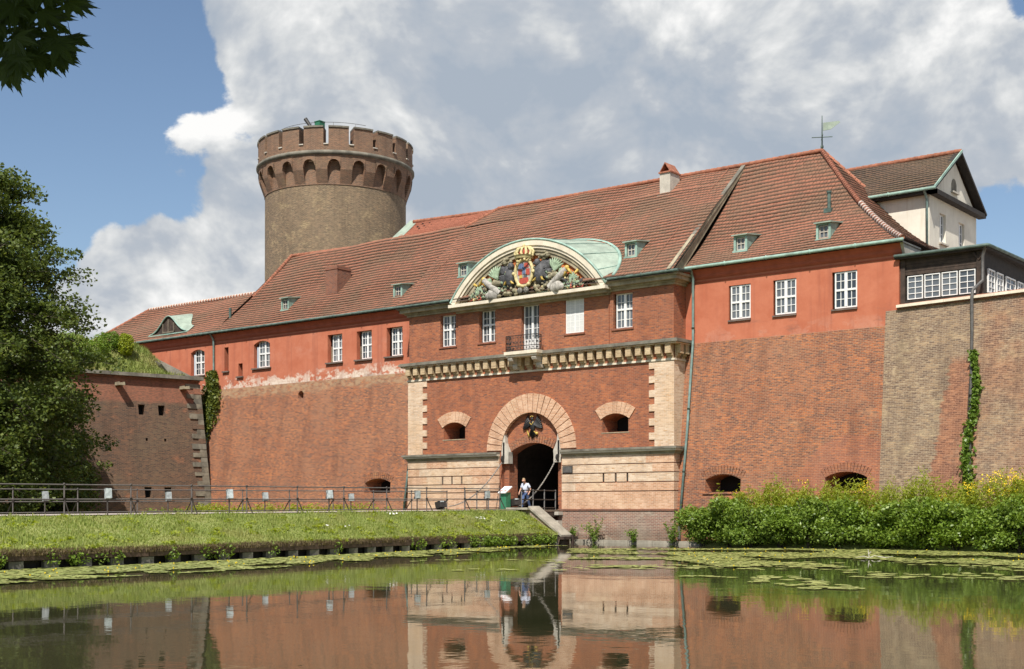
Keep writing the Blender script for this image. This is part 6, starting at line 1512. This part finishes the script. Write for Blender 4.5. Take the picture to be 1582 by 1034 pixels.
# ------------------------------------------------------------------ trees
def tree(name, base, H, prof, nbr, ncl, nlf, lsize, mat, label, trunk_r=.32, flat=.42, crown_lo=.08, seed=1, clr=.55, up=.6):
    global rng
    rng = np.random.default_rng(seed); rd = random.Random(seed)
    t = thing(name, base, label, 'tree'); bx, by, bz = base
    m = MB(); tp = [V(bx, by, bz - .3), V(bx + .1, by, bz + H * .25), V(bx - .1, by + .1, bz + H * .5), V(bx + .05, by, bz + H * .75), V(bx, by, bz + H * .97)]
    m.tube(tp, [trunk_r, trunk_r * .8, trunk_r * .55, trunk_r * .32, .03], 10); m.build('trunk', 'bark', t, smooth=True)
    def tr(f):
        x = f * (len(tp) - 1); i = min(int(x), len(tp) - 2); return tp[i].lerp(tp[i + 1], x - i)
    limbs = MB(); cl = []
    for k in range(nbr):
        f = crown_lo + (0.98 - crown_lo) * (k + rd.random()) / nbr; a = k * 2.39996 + rd.uniform(-.4, .4); R_ = prof(f) * rd.uniform(.78, 1.08)
        p0 = tr(f); d = V(math.cos(a), math.sin(a), 0); rise = rd.uniform(.05, .5) * R_
        p1 = p0 + d * R_ * .5 + V(0, 0, rise); p2 = p0 + d * R_ + V(0, 0, rise * rd.uniform(.1, 1.0))
        limbs.tube([p0, p1, p2], [max(.02, .085 * (1 - f) + .02), .03, .008], 5, False)
        for j in range(ncl):
            g = .22 + .8 * (j + rd.random()) / ncl; q = (p0.lerp(p1, g * 2) if g < .5 else p1.lerp(p2, min(1, g * 2 - 1)))
            lat = V(-d.y, d.x, 0) * rd.gauss(0, 1) * R_ * .17 * (1.1 - .5 * g); q2 = q + lat + V(0, 0, rd.gauss(0, .35))
            if lat.length > .3: limbs.tube([q, q2], [.015, .006], 4, False)
            cr = clr * rd.uniform(.6, 1.25); cl.append(ball(nlf, .25) * np.array([cr, cr, cr * flat]) + np.array(q2))
    limbs.build('limbs', 'bark', t)
    foliage('crown', np.concatenate(cl), lsize, mat, t, up=up, aspect=.7)
    return t
def prof_alder(f):                                 # crown radius by relative height
    return max(.25, lin(-f, [(-0.0, 5.6), (-.2, 7.2), (-.42, 7.3), (-.6, 6.2), (-.75, 5.2), (-.88, 3.7), (-1.0, .6)]))
ax_, ay_ = ground_at(-58, 68)
tree('alder_tree', (ax_, ay_, .5), 19.8, prof_alder, 210, 12, 62, .21, 'leaf_alder', 'large alder tree with layered dark green crown at the left edge', .42, .78, .06, 11, .74)
tree('undergrowth_tree', (-29.0, -12.6, .6), 10.0, lambda f: 3.2 * (1 - f ** 2) + .4, 70, 8, 60, .22, 'leaf_alder', 'dark bushy tree standing against the bastion wall behind the alder', .2, .5, .05, 5, .8)
tree('undergrowth_tree', (ax_ - 5.5, ay_ - 3, .6), 6.5, lambda f: 3.6 * (1 - f ** 2) + .4, 40, 7, 45, .16, 'leaf_bush', 'low leafy tree at the water behind the railing, far left', .15, .5, .05, 6, .6)
rng = np.random.default_rng(21)
# mound grass and shrubs
n = 16000; s_ = .8 + 24 * rng.random(n) ** 1.2; d_ = .5 + 5.5 * rng.random(n)
B_ = np.array([(fc.x + fd.x * s - fn.x * d, fc.y + fd.y * s - fn.y * d, mound_h(s, d)) for s, d in zip(s_, d_)])
v, f = blades(B_, 0.32, 0.05, .8); arr_obj('mound_grass', v, f, 'grass_mound', None, 'stuff', label='long grass on top of the bastion', cat='grass')
for (s, d, hh, ww, mt, lab) in ((6.6, 2.2, 1.7, 1.0, 'leaf_bush', 'round green shrub on the bastion top next to the alder'), (4.3, 2.6, 1.9, .55, 'leaf_lime', 'slim yellow-green sapling on the bastion grass'), (8.6, 2.0, 1.9, 1.3, 'leaf_bush', 'wide green shrub on the bastion top, half behind the alder'), (5.2, 3.4, 1.3, .8, 'leaf_ivy', 'low shrub on the bastion grass behind the sapling')):
    p = fc + fd * s - fn * d; z = mound_h(s, d); b = thing('shrub', (p.x, p.y, z), lab, 'shrub', 'shrubs on the bastion top')
    c = ball(1500, .5) * np.array([ww, ww, hh / 2]); c *= (1 + .2 * np.sin(c[:, :1] * 5 + s) * np.cos(c[:, 1:2] * 4)); foliage('leaves', c + np.array([p.x, p.y, z + hh / 2]), .16, mt, b, up=.5)
    m = MB(); m.tube([(p.x, p.y, z - .1), (p.x + .05, p.y, z + hh * .85)], [.04, .01], 5); m.build('stem', 'bark', b)

# ------------------------------------------------------------------ water lilies
def pad_mesh(n=9):
    vs_ = [(0, 0, 0)] + [(math.cos(a), math.sin(a), 0) for a in np.linspace(.22, 2 * PI - .22, n)]
    return np.array(vs_)
PAD = pad_mesh()
def pads(pts, r, z=.012):
    n = len(pts); k = len(PAD); a = rng.uniform(0, 2 * PI, n); ca, sa = np.cos(a), np.sin(a); R_ = r * rng.uniform(.6, 1.25, n)
    x = PAD[None, :, 0] * R_[:, None]; y = PAD[None, :, 1] * R_[:, None]
    tx, ty = rng.normal(size=(2, n)) * .05
    v = np.stack([pts[:, 0:1] + x * ca[:, None] - y * sa[:, None], pts[:, 1:2] + x * sa[:, None] + y * ca[:, None], z + rng.uniform(0, .012, n)[:, None] + np.abs(x * tx[:, None] + y * ty[:, None])], 2).reshape(-1, 3)
    i = np.arange(n)[:, None] * k; f = np.concatenate([i + np.array([0, j, j + 1]) for j in range(1, k - 1)], 1).reshape(-1, 3); return v, f
def noise2(x, y): return np.sin(x * .9 + 1.3 * np.sin(y * .5)) + np.sin(y * 1.3 + 1.1 * np.sin(x * .6 + 2)) + .6 * np.sin(x * 2.3 + y * 1.7)
P_ = []
for k in range(17000):                              # band along the bank
    v0 = -6.5 - 36 * rng.random(); wd = lin(v0, [(-5, 1.2), (-12, 2.6), (-24, 4.6), (-34, 5.6), (-45, 6)]); d = .2 + wd * rng.random() ** .9
    x, y = u_edge(v0) + d, v0
    if d < wd * .7 or noise2(x * 1.5, y * 1.5) > .2: P_.append((x, y))
for k in range(26000):                             # band in front of the bushes
    px_ = rng.uniform(880, 1640); Z = rng.uniform(45, 59) if rng.random() < .7 else rng.uniform(40, 46)
    x, y = ground_at(px_, Z)
    if px_ < 1040 and rng.random() < .6: continue
    if noise2(x * .7, y * .7) > (-.6 if Z > 46.5 else .5) and y < -3.6 + (0 if x < 21 else 1.2) and x > u_edge(y) + .5: P_.append((x, y))
P_ = np.array(P_); v, f = pads(P_, .15); arr_obj('lily_pads', v, f, 'pad_green', None, 'stuff', label='dense carpet of small floating lily pads along the banks', cat='lily pads')
# single pads floating free
free = []
while len(free) < 300:
    px_ = rng.uniform(1050, 1600) if rng.random() < .85 else rng.uniform(640, 1050); Z = rng.uniform(29, 44) if px_ > 1050 else rng.uniform(38, 46); x, y = ground_at(px_, Z)
    if noise2(x * .8 + 4, y * .8) > .1 + (.9 if Z < 34 else 0): free.append((x, y))
pv, pfc = pads(np.array([(0.0, 0.0)]), .24, 0.0); pm = bpy.data.meshes.new('lily_pad'); pm.from_pydata([tuple(a) for a in pv], [], [tuple(int(i) for i in a) for a in pfc]); pm.materials.append(MATS['pad_green'])
for x, y in free:
    o = bpy.data.objects.new('lily_pad', pm); COL.objects.link(o); o.location = (x, y, .014); o.rotation_euler = (0, 0, rng.uniform(0, 6.28)); q = rng.uniform(.6, 1.25); o.scale = (q, q, 1)
    tagobj(o, 'single lily pad floating apart on the open dark water', 'lily pad', 'free floating lily pads')
idx = rng.choice(len(P_), 130, replace=False); m = MB()
for i in idx:
    x, y = P_[i]; m.tube([(x, y, 0), (x, y, .05)], .010, 4); m.blob((x, y, .06), .026, .026, .022, 5, 3)
m.build('lily_flowers', 'flower_yellow', kind='stuff', label='tiny yellow pond lily flowers among the pads', cat='flowers')
dx_, dy_ = ground_at(1343, 47.5); m = MB()
for p in (((0, 0, 0), (-.05, 0, .25), (-.1, .05, .42)), ((0, 0, .02), (.3, .1, .14), (.55, .1, .1)), ((0, 0, .02), (-.35, 0, .1), (-.9, 0, .03)), ((-.03, 0, .2), (.12, 0, .32)), ((.5, .1, .1), (.95, .25, .05), (1.4, .3, .12))): m.tube([(dx_ + a * .6, dy_ + b * .6, c_ * .8) for a, b, c_ in p], [.022, .016, .008][:len(p)], 6)
m.build('driftwood_branch', 'driftwood', label='bleached forked branch sticking out of the water by the lily pads', cat='branch')

# ------------------------------------------------------------------ maple over the viewer: a bough hangs into the picture
mx_, my_ = ground_at(-2600, 2.0)
mt = thing('maple_tree', (mx_, my_, .3), 'dark maple bough with pointed leaves hanging in at the upper left', 'tree')
def C3(px, py, Z):
    x, y = ground_at(px, Z); return V(x, y, CAM.z - (py - 787.0) / 1985.0 * Z)
m = MB(); m.tube([(mx_, my_, -.2), (mx_ + .1, my_, 2.5), (mx_ + .3, my_ + .2, 5.0), (mx_ + .4, my_ + .4, 8.5)], [.30, .24, .18, .08], 12); m.build('trunk', 'bark', mt, smooth=True)
j0 = C3(-900, -150, 4.6); j1 = C3(-250, -60, 5.0); j2 = C3(40, 30, 5.2)
m = MB(); m.tube([(mx_ + .2, my_ + .1, 4.0), j0, j1, j2], [.09, .06, .035, .012], 8); m.build('bough', 'bark', mt, smooth=True)
lobes = [(0.0, 1.0, .30), (.62, .88, .26), (1.28, .62, .22), (-.62, .88, .26), (-1.28, .62, .22)]
def maple_leaf_mesh(sd):
    rd = random.Random(sd); pts = [(0, -.32)]
    order = [(2.35, .30)]
    A = [(-1.75, .34)]
    for i, (ang, L_, w__) in enumerate(sorted(lobes, key=lambda q: q[0])):
        L2 = L_ * rd.uniform(.92, 1.08)
        A += [(ang - w__ * 1.05, L2 * .50), (ang - w__ * .62, L2 * .70), (ang - w__ * .52, L2 * .62), (ang - w__ * .22, L2 * .84), (ang - w__ * .16, L2 * .78), (ang, L2 * 1.0), (ang + w__ * .16, L2 * .78), (ang + w__ * .22, L2 * .84), (ang + w__ * .52, L2 * .62), (ang + w__ * .62, L2 * .70), (ang + w__ * 1.05, L2 * .50)]
        if i < 4:
            nx = sorted(lobes, key=lambda q: q[0])[i + 1][0]; A.append(((ang + nx) / 2, .36))
    A.append((1.75, .34)); A = sorted(A)
    P2 = [(r * math.sin(a), r * math.cos(a)) for a, r in A]
    vs_ = [(0, 0, 0)] + [(x, y, -.10 * (x * x + y * y)) for x, y in P2]; vs_.append((0, -.06, 0)); n_ = len(P2)
    fs_ = [(0, i, i + 1) for i in range(1, n_)]
    k0 = len(vs_); vs_ += [(-.012, 0, .01), (.012, 0, .01), (.008, -.75, .06), (-.008, -.75, .06)]; fs_.append((k0, k0 + 1, k0 + 2, k0 + 3))
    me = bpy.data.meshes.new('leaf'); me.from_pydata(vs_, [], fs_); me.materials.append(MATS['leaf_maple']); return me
LM = [maple_leaf_mesh(i) for i in range(4)]
from mathutils import Matrix
camR = V(RX, RY, 0); camF = V(FX, FY, 0); camU = V(0, 0, 1)
def put_leaf(p, size, roll, nrm, k):
    n_ = nrm.normalized(); tip = (camR * math.sin(roll) - camU * math.cos(roll)); tip = (tip - n_ * tip.dot(n_)).normalized(); sx = tip.cross(n_)
    M = Matrix((sx, tip, n_)).transposed().to_4x4() @ Matrix.Diagonal((size, size, size, 1)); M.translation = p - Vector(mt.location)
    o = bpy.data.objects.new('leaf', LM[k % 4]); COL.objects.link(o); o.parent = mt; o.matrix_basis = M
rl = random.Random(3)
tips = [(30, 60, .5, 1.3), (100, 55, .45, 1.25), (62, 25, .9, 1.3), (12, 110, .1, 1.1), (60, 100, .15, 1.25), (95, 92, .5, 1.15), (35, 20, .3, 1.3), (112, 15, 1.1, 1.0), (4, 40, -.2, 1.3), (80, 60, .3, 1.2), (45, 80, .0, 1.2), (22, 85, -.1, 1.1), (100, -10, .8, 1.0), (70, -12, .4, 1.2), (10, 5, .2, 1.3), (-20, 70, -.3, 1.2), (-25, 20, 0, 1.3), (40, -20, .5, 1.3)]
k = 0
for (a, b, r_, s_) in tips:
    for j in range(3):
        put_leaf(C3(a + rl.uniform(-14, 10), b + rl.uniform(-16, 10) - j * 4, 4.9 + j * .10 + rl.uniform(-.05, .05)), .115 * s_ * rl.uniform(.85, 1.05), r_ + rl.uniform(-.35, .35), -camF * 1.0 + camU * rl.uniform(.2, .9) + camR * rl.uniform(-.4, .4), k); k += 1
# the crown above and behind the viewer (out of the picture) that shades the bough
c = []
for q in range(260):
    t = rl.uniform(.6, 4.5); p = C3(40, 60, 5.0) + SUN * t * 1.6 + V(rl.gauss(0, 1.0), rl.gauss(0, 1.0), rl.gauss(0, .5)) * (0.35 + .3 * t)
    c.append(ball(55, .2) * np.array([.5, .5, .22]) + np.array(p))
c = np.concatenate(c)
d_ = c - np.array(CAM); Zc = d_[:, 0] * FX + d_[:, 1] * FY; keep = (Zc < .3) | (d_[:, 2] / np.maximum(Zc, .3) > .47)
arrv = leaf_quads(c[keep], .16, .9, .8); arr_obj('crown', arrv[0], arrv[1], 'leaf_maple', mt)
